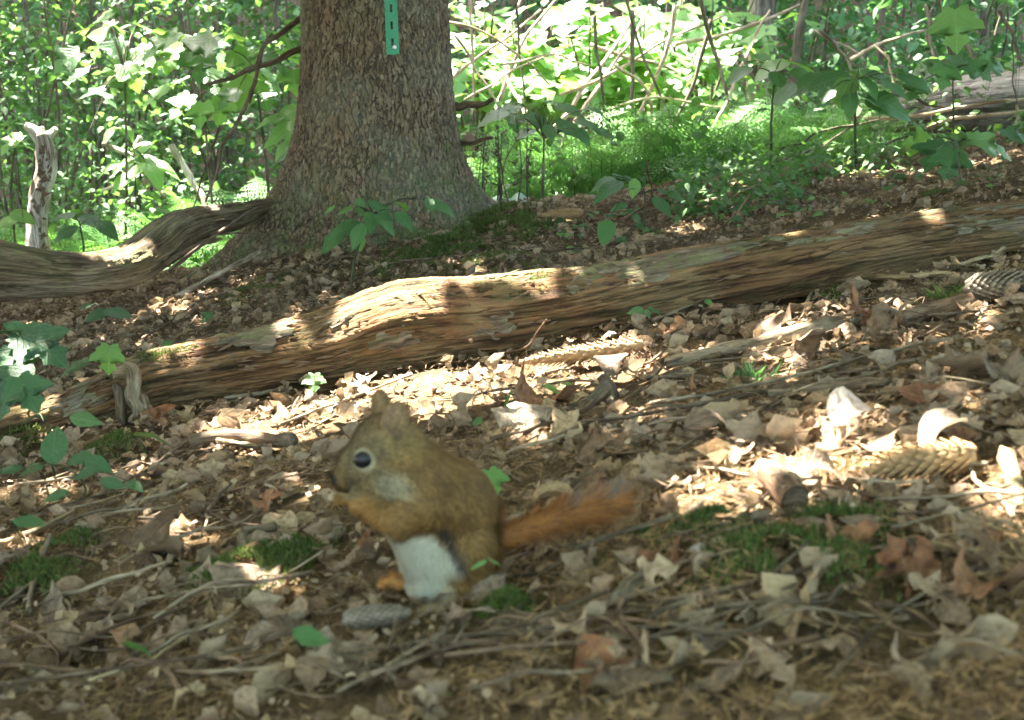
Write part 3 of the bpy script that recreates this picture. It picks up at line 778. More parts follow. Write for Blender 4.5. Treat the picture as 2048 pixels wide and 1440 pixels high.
# ================================================================== UNDERGROWTH
def fern_frond(seed, L=1.0, arch=.9):
    """unit frond along +x rising then arching over; pinnae with cut leaflets"""
    r = np.random.default_rng(seed); b = Buf()
    n = 17; t = np.linspace(.16, .99, n)
    def spine(u): a = 1.05 - arch * 1.35 * u; return a
    us = np.linspace(0, 1, 60); ang = np.array([spine(u) for u in us])
    X = np.concatenate([[0], np.cumsum(np.cos(ang[:-1]) / 59)]); Z = np.concatenate([[0], np.cumsum(np.sin(ang[:-1]) / 59)])
    P = np.stack([X, 0.02 * np.sin(us * 5 + seed), Z], -1)
    v, tt, q, l = tube(P[::10], np.linspace(.006, .0015, len(P[::10])), 4, 10, cap=False); b.add(v, None, q)
    for k in range(n):
        u = t[k]; i = int(u * 59); p = P[i]; d = P[min(i + 1, 59)] - P[max(i - 1, 0)]; d /= np.linalg.norm(d)
        nrm = np.array([-d[2], 0, d[0]]); ln = .26 * (math.sin(math.pi * min(1, (u * .86 + .14)) ** .8) ** .8 + .05) * r.uniform(.88, 1.1)
        for sg in (1, -1):
            ax = d * .35 + np.array([0, sg, 0]) * .93 - nrm * r.uniform(.05, .3); ax /= np.linalg.norm(ax)
            sd = np.cross(nrm, ax) * sg; m = 7; w = ln * .15 + .014
            pts = [p]; tr = []
            for j in range(m):
                f = (j + .2) / m; f2 = (j + .75) / m
                ww = w * (1 - f) ** .7
                dr = -nrm * ln * .15 * f * f
                a0 = p + ax * ln * f + dr; a1 = p + ax * ln * f2 + dr; tipx = p + ax * ln * (f2 + .06) + dr
                k0 = len(pts); pts += [a0, a1, tipx + sd * ww, tipx - sd * ww]
                tr += [(k0, k0 + 1, k0 + 2), (k0 + 1, k0, k0 + 3)]
            b.add(pts, tr)
    return b.mesh('frond', M_FERN)
FRONDS = [fern_frond(s, arch=a) for s, a in ((1, .8), (2, 1.0), (3, 1.2), (4, .6))]
def fern(px, py, d, size, n, label, group, yaw0=None):
    c = at(px, py, d); z = float(g(c[0], c[1])); base = np.array([c[0], c[1], z])
    root = thing('fern', base); tag(root, label, 'fern', group)
    for k in range(n):
        s = size * rng.uniform(.75, 1.15)
        m = mat4(rots(2 * math.pi * (k + rng.uniform(-.3, .3)) / n + (yaw0 or 0), rng.normal(-.12, .16), rng.normal(0, .2)), base + [rng.normal(0, .015), rng.normal(0, .015), 0], s)
        o = link('frond', FRONDS[rng.integers(len(FRONDS))], root, m)
ORD = ['first', 'second', 'third', 'fourth', 'fifth', 'sixth', 'seventh', 'eighth', 'ninth', 'tenth', 'eleventh', 'twelfth', 'thirteenth', 'fourteenth', 'fifteenth', 'sixteenth', 'seventeenth', 'eighteenth', 'nineteenth', 'twentieth']
def ranked(rows, key, text):
    # rows with a label that counts them away from a landmark
    o = sorted(range(len(rows)), key=lambda i: key(rows[i])); out = [None] * len(rows)
    for r, i in enumerate(o): out[i] = (rows[i], text % ORD[r])
    return out
FR = 'ferns growing beyond the crest right of the spruce'; FL = 'sunlit ferns in the hollow left of the spruce'; FB = 'ferns among the brush at the back right'
_r = [(1000, 420, 4.75, .42), (1085, 415, 4.9, .45), (1160, 400, 4.8, .45), (1245, 390, 4.75, .5), (1330, 385, 4.7, .52), (1400, 370, 4.65, .5), (1290, 380, 5.0, .55), (1200, 380, 5.2, .5), (1120, 380, 5.3, .5), (1040, 380, 5.3, .48), (1460, 345, 4.75, .45), (960, 400, 5.0, .4), (1370, 340, 5.3, .55), (1250, 340, 5.7, .5), (1150, 340, 5.9, .5), (1060, 330, 6.1, .5), (1330, 320, 6.2, .5), (1440, 310, 5.6, .5), (1520, 330, 5.0, .45)]
for rows, tx in (([q for q in _r if q[2] < 4.95], 'green feathery fern at the front of the fern bed, %s counting away from the spruce'), ([q for q in _r if q[2] >= 4.95], 'green feathery fern at the back of the fern bed, %s counting away from the spruce')):
    for (px, py, d, s), lb in ranked(rows, lambda q: q[0], tx): fern(px, py, d, s, 8, lb, FR)
for (px, py, d, s), lb in ranked([(250, 460, 4.7, .38), (330, 430, 4.9, .4), (420, 420, 5.1, .42), (500, 400, 5.0, .42), (560, 380, 4.8, .4), (380, 400, 5.6, .45), (460, 380, 5.8, .45), (540, 370, 5.9, .45), (300, 400, 5.9, .42), (220, 420, 5.6, .4), (150, 440, 5.2, .4), (430, 350, 6.6, .45), (340, 380, 6.8, .45), (40, 450, 4.9, .4), (520, 450, 4.6, .33)], lambda q: -q[0], 'light green fern in the left hollow, %s counting leftwards from the spruce'):
    fern(px, py, d, s, 8, lb, FL)
for (px, py, d, s), lb in ranked([(1580, 300, 5.0, .42), (1640, 300, 4.8, .4), (1700, 300, 5.2, .42), (1600, 250, 6.0, .5), (1760, 240, 6.6, .5), (1850, 160, 7.0, .55), (1940, 140, 6.6, .55), (1780, 150, 7.4, .55), (2030, 120, 7.0, .55), (1680, 160, 7.2, .5)], lambda q: q[0], 'dark green fern among the back right sticks, %s counting towards the right edge'):
    fern(px, py, d, s, 7, lb, FB)

# --- leafy shrubs and far wood
def cloud(n, c, rad, size, flat=.8, seed=0, clump=7):
    r = np.random.default_rng(seed)
    k = max(1, n // clump); cc = r.normal(0, .5, (k, 3)) * rad + c
    P = np.repeat(cc, clump, 0) + r.normal(0, 1, (k * clump, 3)) * np.array([size * 1.1, size * 1.1, size * .35])
    m = len(P)
    return P, rots(r.uniform(0, 6.283, m), r.normal(.35, .35, m), r.normal(0, .4, m)), size * r.uniform(.6, 1.3, m)
LV_LOW = [leaf_tpl('ovate_low', .2, .15, seed=1, mid=False), leaf_tpl('maple_low', .15, .2, seed=2, mid=False)]
def shrub(px, py, d, w, h, size, n, mat, label, group, kind=0, seed=0):
    c = at(px, py, d); z = float(g(c[0], c[1])); base = np.array([c[0], c[1], z])
    root = thing('shrub', base); tag(root, label, 'shrub', group)
    v, t, l = LV_LOW[kind]
    top = c[2] + h * .5
    if kind == 0: size *= .72; n = int(n * 1.15)
    else: n = int(n * .6)
    P, M, s = cloud(n, np.array([c[0], c[1], c[2]]), np.array([w, w * .8, h]), size, seed=seed)
    if kind == 1: M = rots(np.random.default_rng(seed).normal(4.71, .8, len(P)), np.random.default_rng(seed + 1).normal(.32, .25, len(P)), np.random.default_rng(seed + 2).normal(0, .3, len(P)))   # leaves held out to the open side
    P[:, 2] = np.maximum(P[:, 2], g(P[:, 0], P[:, 1]) + .05)
    VV, TT = scatter(v, t, M, P, s); b = Buf(); b.add(VV, TT, L=np.tile(l, (len(P), 1)))
    o = link('foliage', b.mesh('foliage', mat), root, world=True); o['kind'] = 'stuff'
    b = Buf()
    for k in range(5):
        e = np.array([c[0] + rng.normal(0, w * .35), c[1] + rng.normal(0, w * .3), top + h * .2])
        b.add(*tube([base + rng.normal(0, .03, 3) * [1, 1, 0], (base + e) / 2 + rng.normal(0, .05, 3), e], [.010, .007, .004], 6, 12, .1))
    link('stems', b.mesh('stems', M_POLED), root, world=True)
sd = 100
for (px, py, d, w, h, s, n), lb in ranked([(60, 120, 7.0, .9, 1.1, .075, 1100), (180, 200, 7.6, .9, 1.0, .07, 1100), (330, 230, 8.2, 1.0, .9, .07, 1100), (470, 220, 7.4, .8, .9, .07, 1000), (90, 330, 6.6, .8, .6, .06, 800), (20, 240, 6.2, .6, .8, .06, 700), (560, 120, 8.0, .9, .9, .07, 900), (430, 60, 9.0, 1.2, .9, .08, 1000), (250, 70, 8.6, 1.2, .9, .08, 1100), (20, 40, 8.0, 1.0, .9, .075, 1000), (140, 420, 6.0, .6, .4, .05, 600), (380, 330, 7.8, .8, .5, .06, 800), (-80, 200, 6.5, .8, 1.2, .07, 900), (30, 400, 5.6, .5, .4, .05, 500)], lambda q: -q[0], 'small-leaved green shrub at the back left, %s counting leftwards from the spruce'):
    shrub(px, py, d, w, h, s, n, M_SHRUB, lb, 'small-leaved shrubs at the back left', 0, sd); sd += 1
for (px, py, d, w, h, s, n), lb in ranked([(1100, 130, 7.4, .5, .34, .15, 150), (1190, 120, 7.1, .5, .36, .16, 170), (1290, 100, 7.0, .5, .36, .16, 160), (1240, 150, 7.8, .5, .34, .15, 150), (1050, 140, 8.0, .5, .4, .14, 130), (1400, 130, 7.0, .5, .5, .12, 200), (940, 130, 7.6, .4, .6, .11, 200), (1440, 60, 8.2, .6, .6, .11, 240)], lambda q: q[0], 'pale large-leaved bush in the sunlit gap, %s counting away from the spruce'):
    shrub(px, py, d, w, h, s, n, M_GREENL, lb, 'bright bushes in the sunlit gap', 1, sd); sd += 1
for (px, py, d, w, h, s, n), lb in ranked([(1600, 60, 8.0, .8, .8, .09, 600), (1720, 80, 7.6, .8, .7, .08, 600), (1850, 60, 8.4, .9, .9, .09, 700), (2000, 60, 7.6, .8, .9, .08, 700), (1560, 210, 6.4, .5, .3, .07, 300), (1950, 20, 6.6, .7, .5, .10, 350), (1480, 20, 9.0, .9, .7, .10, 500), (1330, 20, 9.5, .9, .7, .10, 500), (1000, 30, 9.4, .9, .7, .09, 500), (1180, 20, 10, 1, .7, .1, 500), (2130, 120, 6.5, .7, .9, .08, 600)], lambda q: q[0], 'dark green shrub behind the right-hand sticks, %s counting away from the spruce'):
    shrub(px, py, d, w, h, s, n, M_SHRUBD, lb, 'dark shrubs at the back right', 0, sd); sd += 1

def far_wood():
    b = Buf(); v, t, l = LV_LOW[0]
    for (y0, y1, n, s, zt) in ((9.5, 13, 26000, .08, 2.9), (13, 17, 22000, .12, 4.2), (17, 24, 12000, .28, 7.0)):
        k = n // 6; y = rng.uniform(y0, y1, k); x = rng.uniform(-1, 1, k) * (y * .5 + 1.5); zz = g(x, y); top = zt * (.75 + .35 * vnoise(np.stack([x * .8, y * .4, 0 * x], -1), 77))
        z = zz + .1 + rng.uniform(0, 1, k) ** .9 * top
        keep = fbm(np.stack([x * 1.3, y * .6, z * 1.6], -1), 31, 2) > .04
        P = np.stack([x, y, z], -1)[keep]; P = np.repeat(P, 6, 0) + rng.normal(0, 1, (len(P) * 6, 3)) * [s * 1.2, s * 1.2, s * .5]
        m = len(P)
        V, T = scatter(v, t, rots(rng.uniform(0, 6.283, m), rng.normal(.35, .4, m), rng.normal(0, .45, m)), P, s * rng.uniform(.5, 1.1, m))
        b.add(V, T, L=np.tile(l, (m, 1)))
    o = link('far_woods', b.mesh('far_woods', M_SHRUBD)); tag(o, 'dense green leafy undergrowth filling the far background', 'woods', kind='stuff')
far_wood()

def side_wood():
    # the forest goes on to both sides of and behind the camera
    b = Buf(); v, t, l = leaf_tpl('canopy', .15, .12, mid=False); n = 26000
    a = rng.uniform(0, 6.283, n); r = rng.uniform(6.5, 10, n); x = r * np.cos(a); y = 1 + r * np.sin(a)
    keep = (np.abs(x) > .5 * np.maximum(y, 0) + 2.8) | (y < -2); x, y = x[keep], y[keep]; n = len(x)
    P = np.stack([x, y, g(x, y) + rng.uniform(0, 7, n)], -1)
    V, T = scatter(v, t, rots(rng.uniform(0, 6.283, n), rng.normal(.4, .4, n), rng.normal(0, .45, n)), P, .26 * rng.uniform(.7, 1.3, n)); b.add(V, T, L=np.tile(l, (n, 1)))
    o = link('side_woods', b.mesh('side_woods', M_SHRUBD)); tag(o, 'leafy woods continuing around the clearing', 'woods', kind='stuff')
side_wood()

# low ground cover beyond the crest (small leaves, thin stalks)
def cover():
    b = Buf(); v, t, l = LV_LOW[0]; n = 17000
    y = rng.uniform(4.5, 10, n); x = rng.uniform(-1, 1, n) * (y * .42 + .4)
    P = np.stack([x, y, g(x, y) + .02 + rng.uniform(0, 1, n) ** 1.6 * .32], -1)
    keep = fbm(np.stack([x * 2, y * 2, 0 * x], -1), 44, 2) > -.35
    yb = rng.uniform(3.3, 4.6, 5200); xb = rng.uniform(.12, .46, 5200) * yb; Pb = np.stack([xb, yb, g(xb, yb) + .015 + rng.uniform(0, 1, 5200) ** 2 * .09], -1)
    kb = fbm(np.stack([xb * 3, yb * 3, 0 * xb], -1), 47, 2) > np.interp(yb, [3.3, 4.3], [.45, -.1])
    sz = np.concatenate([rng.uniform(.02, .06, keep.sum()), rng.uniform(.012, .034, kb.sum())]); P = np.concatenate([P[keep], Pb[kb]]); n = len(P)
    V, T = scatter(v, t, rots(rng.uniform(0, 6.283, n), rng.normal(.25, .35, n), rng.normal(0, .35, n)), P, sz); b.add(V, T, L=np.tile(l, (n, 1)))
    o = link('ground_cover', b.mesh('ground_cover', M_SHRUB)); tag(o, 'low green leafy ground cover beyond the crest', 'ground cover', kind='stuff')
    b = Buf()
    for k in range(320):
        yy = rng.uniform(4.4, 6.5); xx = rng.uniform(-.46, .46) * yy
        p = np.array([xx, yy, float(g(xx, yy))]); q = p + np.array([rng.normal(0, .05), rng.normal(0, .05), rng.uniform(.1, .4)])
        b.add(*tube([p, q], [.0014, .0007], 3, 3, cap=False))
    o = link('stalks', b.mesh('stalks', M_STEMG)); tag(o, 'thin stalks standing in the fern bed', 'stalks', kind='stuff')
cover()

# --- tangle of dead poles behind the ferns
def side(x): return 'by the spruce' if x < 960 else 'near the spruce' if x < 1020 else 'left of the gap' if x < 1100 else 'at left gap edge' if x < 1170 else 'left of mid gap' if x < 1225 else 'mid gap' if x < 1270 else 'right of mid gap' if x < 1320 else 'at right gap edge' if x < 1380 else 'right of the gap' if x < 1450 else 'far right'
PG = 'dead poles tangled behind the ferns'
PSEEN = set()
def pole(pts, w0, w1, mat, label='bare dead pole leaning in the tangle behind the ferns', group=PG, name='dead_pole', cat='pole', seed=0):
    if label in PSEEN and 'bleached' not in label: label += ', twin'
    PSEEN.add(label)
    P = [at(*p) for p in pts]
    r = np.linspace(w0, w1, len(P)) / 2 / F * pts[0][2]
    V, T, Q, L = tube(P, r, 8, 28, .12, .01, seed); b = Buf(); b.add(V, T, Q, L, )
    o = link(name, b.mesh(name, mat, origin=P[0]), None, Matrix.Translation(V3(P[0]))); tag(o, label, cat, group)
for k, (pts, w, m) in enumerate([
    (((1100, 270, 5.8), (1180, 160, 6.2), (1280, 20, 6.6)), 11, M_POLE), (((1140, 260, 5.8), (1230, 130, 6.2), (1300, 10, 6.4)), 9, M_POLE), (((1060, 250, 6), (1010, 100, 6.4), (1050, -20, 6.6)), 8, M_POLE),
    (((1190, 30, 5.6), (1195, 90, 5.6), (1205, 170, 5.6), (1215, 240, 5.6)), 8, M_POLED), (((1250, -10, 5.7), (1275, 80, 5.7), (1320, 180, 5.7), (1350, 260, 5.7)), 7, M_POLED), (((1265, 20, 6), (1263, 150, 6), (1272, 280, 6)), 10, M_POLED),
    (((1350, 10, 5.9), (1330, 110, 5.9), (1290, 210, 5.9), (1240, 300, 5.8)), 10, M_POLE), (((1420, 40, 5.5), (1390, 150, 5.5), (1340, 260, 5.5), (1310, 310, 5.5)), 9, M_POLED), (((1400, -10, 5.4), (1430, 110, 5.4), (1460, 210, 5.3), (1500, 290, 5.2)), 9, M_POLED),
    (((1180, 90, 6.6), (1260, 120, 6.6), (1330, 130, 6.6), (1400, 190, 6.5)), 9, M_POLE), (((910, 70, 5.8), (960, 150, 5.8), (1010, 250, 5.8)), 6, M_POLE), (((940, -10, 6), (945, 100, 6), (942, 230, 6)), 7, M_POLE), (((900, 160, 6.2), (980, 100, 6.2), (1080, 20, 6.4)), 7, M_POLE),
    (((1000, 200, 6.4), (1040, 90, 6.4), (1120, -10, 6.5)), 9, M_POLE), (((1230, 130, 5.9), (1290, 180, 5.9), (1300, 270, 5.9)), 8, M_POLE), (((1120, 190, 6.1), (1220, 150, 6.1), (1330, 80, 6.2), (1450, 30, 6.2)), 7, M_POLE), (((1420, 270, 5.6), (1480, 140, 5.8), (1540, 20, 6)), 8, M_POLE), (((1350, 90, 6.5), (1470, 60, 6.5), (1600, 10, 6.6)), 9, M_POLE),
    (((1000, 130, 5.6), (1100, 110, 5.7), (1180, 130, 5.8)), 5, M_POLE), (((930, 200, 5.7), (1030, 140, 5.8), (1150, 90, 6)), 5, M_POLE), (((880, 40, 5.8), (960, 60, 5.8), (1040, 110, 5.8), (1100, 170, 5.8)), 6, M_POLE), (((1030, -10, 5.9), (1045, 140, 5.9), (1060, 290, 5.9)), 6, M_POLED), (((1160, 240, 5.5), (1290, 200, 5.5), (1440, 215, 5.4)), 6, M_POLE), (((1480, 100, 5.4), (1530, 200, 5.3), (1600, 330, 5.0)), 7, M_POLED)]):
    pole(pts, w, w * .6, m, ['pale pole in the tangle, ', 'dark thin stem in the tangle, '][m is M_POLED] + 'foot %s, top %s' % (side(pts[0][0]), side(pts[-1][0])), seed=200 + k, group=[PG, 'dark stems crossing the tangle'][m is M_POLED])
def corner(p): return (['low', 'mid', 'top'][0 if p[1] > 225 else 1 if p[1] > 110 else 2]) + ' ' + ('by brush' if p[0] < 1620 else 'left of trunk' if p[0] < 1740 else 'near trunk' if p[0] < 1860 else 'before trunk' if p[0] < 1980 else 'at edge')
PR = 'dead sticks lying behind the leafy stems at the right'
for k, (pts, w, m) in enumerate([
    (((1700, 238, 4.7), (1800, 232, 4.65), (1920, 215, 4.6), (2060, 198, 4.55)), 9, M_POLE), (((1850, 262, 4.6), (1880, 242, 4.58), (1960, 232, 4.55), (2060, 220, 4.5)), 10, M_POLE), (((1780, 185, 4.9), (1860, 205, 4.85), (1915, 225, 4.8)), 7, M_POLED), (((1640, 60, 5.6), (1690, 110, 5.6), (1705, 170, 5.5)), 8, M_POLED), (((1850, 10, 5.4), (1870, 110, 5.3), (1950, 220, 5.1)), 8, M_POLED), (((2000, 20, 5.2), (2030, 90, 5.2), (2060, 180, 5.2)), 9, M_POLED),
    (((1630, 60, 6.4), (1730, 130, 6), (1640, 250, 5.6)), 6, M_POLED), (((1880, 140, 5.6), (1860, 70, 5.6), (1890, 20, 5.6)), 9, M_POLED), (((1920, 75, 5.5), (1960, 130, 5.4), (1990, 160, 5.3)), 9, M_POLED), (((1700, 120, 6), (1760, 90, 6), (1850, 60, 6)), 8, M_POLE), (((1560, 300, 4.6), (1660, 260, 4.6), (1760, 240, 4.6)), 6, M_POLED), (((1500, 340, 4.4), (1600, 310, 4.4), (1680, 270, 4.5), (1720, 245, 4.5)), 6, M_POLED), (((1770, 290, 4.3), (1830, 265, 4.3), (1900, 262, 4.3)), 5, M_POLED), (((1750, 90, 5.2), (1780, 130, 5.1), (1795, 190, 5)), 5, M_POLE), (((2035, 210, 4.2), (2030, 250, 4.2), (2020, 290, 4.15), (2035, 310, 4.1)), 6, M_POLE), (((2030, 40, 4.3), (2028, 130, 4.25), (2036, 215, 4.2)), 4, M_POLED)]):
    pole(pts, w, w * .6, m, '%s stick at the upper right, %s to %s' % (['pale dead', 'dark dead'][m is M_POLED], corner(pts[0]), corner(pts[-1])), PR, 'dead_stick', 'stick', seed=300 + k)
for k, (pts, w) in enumerate([(((345, 290, 5.2), (365, 330, 5.2), (395, 380, 5.15), (410, 420, 5.1)), 14), (((205, 287, 5.2), (250, 305, 5.2), (290, 345, 5.2), (330, 390, 5.2)), 9), (((280, 275, 5.3), (240, 370, 5.2), (205, 380, 5.2)), 8)]):
    pole(pts, w, w * .6, M_SNAG, ['bleached broken stick leaning in the left hollow, the stoutest there', 'bleached thin stick slanting down rightwards behind the crooked limb', 'bleached thin stick bent leftwards behind the crooked limb'][k], 'bleached sticks among the left ferns', 'dead_stick', 'stick', seed=330 + k)
# ================================================================== BROAD-LEAVED PLANTS
LANDMARKS = [(880, 1210, "squirrel's feet"), (1150, 1020, "squirrel's tail"), (690, 900, "squirrel's face"), (900, 880, "squirrel's back"), (1285, 1200, 'stout broken stick'), (1680, 890, 'standing sunlit leaf'), (1840, 970, 'yellow cone'), (1590, 1005, 'round stick end'), (2025, 1000, 'bare wood chip'), (1220, 790, 'upright broken stub'), (480, 895, 'thick brown stick'), (100, 1140, 'left moss cushion'), (525, 1110, 'crooked mossy stub'),
             (265, 800, 'pale limb stub'), (640, 800, 'tiny maple seedling'), (620, 590, "spruce's foot"), (1000, 460, "spruce's mossy root"), (1270, 470, 'oval-leaved seedling'), (1500, 715, 'stout pale stick'), (1870, 645, 'stout brown stick'), (2010, 610, 'lichen-grey cone'), (1090, 1330, 'knee-bent twig'), (1750, 1320, 'straight corner twig'), (250, 1365, 'blurred bottom twig'), (620, 1275, 'lowest green leaf'), (530, 1315, 'jutting pale leaf'),
             (1975, 1110, 'orange scrap'), (1395, 1140, 'boat-shaped leaf'), (1440, 885, 'big lobed leaf'), (1160, 725, 'tan sunlit cone'), (1920, 340, 'bleached thin log'), (1560, 360, 'slope stick'), (755, 1255, 'grey cone'), (110, 890, 'upright pointed leaf'), (1640, 1090, 'right moss strip'), (350, 1050, 'bent yellow-green twig'), (160, 690, 'left maple seedling'), (330, 640, 'crooked limb'), (1750, 430, "log's far end"), (1505, 775, 'green needle sprig'), (1460, 430, 'slender reddish twig'), (1300, 390, 'crest seedling'), (1120, 445, 'brown root cone'), (1700, 350, 'yellowish slope stick'), (1850, 405, 'dark moss tuft'), (1545, 340, 'broad oval-leaved plant'), (1715, 340, 'wide layered plant'), (1905, 380, 'right maple seedling'), (1350, 500, 'middle of the log'), (1010, 1250, 'dark moss tuft'), (1010, 1390, 'bottom grey leaf'), (1570, 1245, 'sunken tan leaf')]
USED = set()
def placed(kind, px, py):
    # a label that names what the piece lies beside, not used before for this kind where that can be had
    o = sorted(LANDMARKS, key=lambda q: math.hypot(px - q[0], (py - q[1]) * 1.8))
    out = []
    for q in o[:2]:
        dx, dy = px - q[0], (py - q[1]) * 1.8
        out.append('%s %s the %s' % (kind, ('right of' if dx > 0 else 'left of') if abs(dx) > abs(dy) else ('in front of' if dy > 0 else 'behind'), q[2]))
    for a, b_ in ((0, 1), (0, 2), (1, 2), (0, 3), (1, 3), (2, 3), (0, 4), (1, 4)): out.append('%s between the %s and the %s' % (kind, o[a][2], o[b_][2]))
    for t in out:
        if t not in USED and len(t.split()) <= 16: USED.add(t); return t
    return out[0]

GL = {k: [leaf_tpl(k, c, bd, ripple=.03, seed=s) for s, (c, bd) in enumerate(((.12, .25), (.2, .4), (.05, .15)))] for k in ('maple', 'ovate', 'oval', 'bramble', 'lance')}
LEAFMESH = {}
def leafmesh(kind, v, mat):
    key = (kind, v, mat.name)
    if key not in LEAFMESH:
        V, T, L = GL[kind][v]; LEAFMESH[key] = mesh_from('leaf', V, T, mat, True, luv=L)
    return LEAFMESH[key]
def plant(base, leaves, label, cat='plant', group=None, name='leafy_plant', mat=None, kind='ovate', stem=.004, stem_mat=None, node=None):
    """leaves: (px, py, depth, length px, heading deg (0 right, 90 away, 270 to camera), droop deg[, roll deg[, kind[, mat]]]);
    px,py = middle of the leaf"""
    mat = mat or M_GREEN
    root = thing(name, base); tag(root, label, cat, group)
    b = Buf(); tops = []
    for lf in leaves:
        px, py, d, ln, yaw, dr = lf[:6]; roll = lf[6] if len(lf) > 6 and lf[6] != 0 else rng.normal(0, 9) + (24 if name not in ('maple_sapling',) else 18) * math.cos(R(yaw))
        kd = lf[7] if len(lf) > 7 else kind; mt = lf[8] if len(lf) > 8 else mat
        s = ln / F * d; c = at(px, py, d); M3 = rots(R(yaw), R(dr), R(roll))
        p0 = c - M3[:, 0] * s * .45
        link('leaf', leafmesh(kd, int(rng.integers(3)), mt), root, mat4(M3, p0, s))
        tops.append((p0, M3[:, 0]))
    cen = np.mean([p for p, _ in tops], axis=0)
    nd = np.array(node) if node is not None else np.array([cen[0], cen[1], min(p[2] for p, _ in tops) * .5 + cen[2] * .5])
    base = np.asarray(base, float)
    P = [base - [0, 0, .01], base + (nd - base) * .5 + rng.normal(0, .006, 3), nd]
    b.add(*tube(P, [stem, stem * .85, stem * .6], 7, 14, .05))
    for p0, ax in tops:
        m_ = (nd + p0) / 2 + np.array([0, 0, .12 * np.linalg.norm(p0 - nd)])
        b.add(*tube([nd, m_, p0 + ax * .001], [stem * .5, stem * .35, stem * .25], 5, 8, cap=False))
    link('stem', b.mesh('stem', stem_mat or M_STEMG), root, world=True)
    return root

# seedling hanging in front of the trunk
plant(gp(700, 575), [(665, 480, 3.3, 70, 215, 35), (692, 455, 3.28, 78, 200, 12), (718, 412, 3.3, 42, 250, 60), (760, 415, 3.25, 62, 350, 28), (742, 440, 3.22, 52, 280, 45), (772, 442, 3.2, 62, 340, 25), (808, 438, 3.2, 55, 330, 35), (805, 408, 3.3, 45, 60, 20, 10, 'ovate', M_GREENL), (860, 408, 3.3, 34, 300, 50), (885, 412, 3.35, 66, 355, 22), (715, 470, 3.2, 60, 230, 55), (690, 420, 3.3, 34, 190, 20, 0, 'ovate', M_GREENL), (720, 485, 3.25, 36, 260, 65, 0, 'ovate', M_GREENL), (660, 418, 3.32, 26, 180, 30, 0, 'ovate', M_GREENL)],
      'drooping green sapling shoot with pointed leaves in front of the spruce trunk', 'seedling', kind='ovate', stem=.0035, node=at(745, 430, 3.26), name='seedling')
# oval-leaved seedling at the crest
plant(gp(1290, 470), [(1205, 362, 3.5, 62, 185, 8), (1240, 352, 3.5, 36, 20, 5), (1215, 375, 3.45, 80, 195, 15), (1262, 358, 3.5, 40, 10, 10), (1270, 375, 3.4, 44, 270, 65, 0, 'ovate', M_GREENL), (1300, 388, 3.5, 34, 30, 5), (1328, 382, 3.5, 34, 10, 8), (1355, 390, 3.5, 54, 0, 10), (1325, 410, 3.4, 58, 320, 35), (1238, 412, 3.4, 40, 190, 10), (1275, 432, 3.4, 56, 350, 28), (1212, 462, 3.2, 62, 245, 52)],
      'seedling with oval green leaves leaning over the log right of the spruce', 'seedling', kind='ovate', stem=.003, node=at(1290, 385, 3.5), name='seedling')
# tall flat-leaved forb right of the trunk
plant(at(1083, 425, 4.3), [(985, 228, 4.4, 80, 185, 4), (1020, 215, 4.45, 70, 200, 10), (1030, 240, 4.3, 56, 270, 30), (1060, 205, 4.5, 64, 90, 0), (1110, 205, 4.5, 60, 30, 0), (1085, 240, 4.35, 90, 10, 5), (1150, 218, 4.4, 90, 5, 6), (1200, 222, 4.4, 60, 0, 10), (1140, 255, 4.25, 76, 330, 25), (1175, 245, 4.3, 64, 340, 12), (1100, 262, 4.2, 50, 280, 30), (1050, 265, 4.25, 54, 225, 15), (1110, 232, 4.3, 50, 80, 0), (1165, 270, 4.2, 50, 320, 35), (1210, 265, 4.3, 50, 350, 15)],
      'tall green plant with a straight dark stem and flat leaf layer before the ferns', 'plant', kind='bramble', stem=.005, node=at(1088, 278, 4.3), stem_mat=M_POLED)
# layered broad leaves upper right
plant(at(1545, 350, 4.3), [(1545, 130, 4.3, 80, 185, 8, 0, 'oval', M_GREENL), (1600, 128, 4.25, 90, 8, 12, 8, 'oval', M_GREENL), (1480, 142, 4.3, 60, 190, 12), (1500, 120, 4.5, 56, 60, -10), (1525, 112, 4.5, 44, 90, -30), (1570, 185, 4.15, 62, 200, 40), (1555, 155, 4.2, 50, 270, 30), (1610, 150, 4.3, 70, 350, 14)],
      'plant with broad oval leaves catching the sun, nearest the sunlit gap', 'plant', kind='oval', stem=.005, node=at(1550, 150, 4.3))
plant(at(1715, 360, 4.1), [(1620, 160, 4.15, 100, 190, 8), (1660, 158, 4.1, 92, 200, 12), (1690, 175, 4.05, 80, 235, 40, 0, 'ovate', M_GREENL), (1720, 140, 4.3, 70, 70, -5), (1760, 150, 4.1, 90, 350, 8), (1800, 142, 4.1, 70, 10, 4), (1830, 160, 4.05, 80, 340, 16), (1740, 172, 4.0, 60, 300, 35), (1650, 190, 4.0, 60, 215, 30), (1790, 175, 4.0, 70, 330, 28), (1745, 200, 4.0, 70, 320, 20), (1700, 205, 4.0, 60, 260, 45), (1780, 205, 4.0, 110, 345, 8)],
      'wide layered plant of dull green pointed leaves over the back right sticks', 'plant', kind='bramble', stem=.005, node=at(1712, 165, 4.1))
plant(at(1905, 330, 4.2), [(1880, 130, 4.2, 80, 190, 6), (1930, 125, 4.2, 70, 0, 4), (1890, 150, 4.1, 60, 250, 50), (1960, 140, 4.1, 60, 330, 24), (1850, 140, 4.3, 60, 170, 4), (1990, 128, 4.2, 60, 10, 4), (1830, 180, 4.15, 50, 225, 40)],
      'plant of flat leaves spread in front of the grey lying trunk', 'plant', kind='maple', stem=.004, node=at(1905, 150, 4.2))
# large maple leaf hanging in from above
plant(at(1945, -1150, 3.0), [(1912, 58, 3.0, 92, 265, 66, 14, 'maple', M_GREENL)], 'single big yellow-green maple leaf hanging at the upper right', 'leaf', name='hanging_leaf', stem=.002, node=at(1925, -60, 3.0))
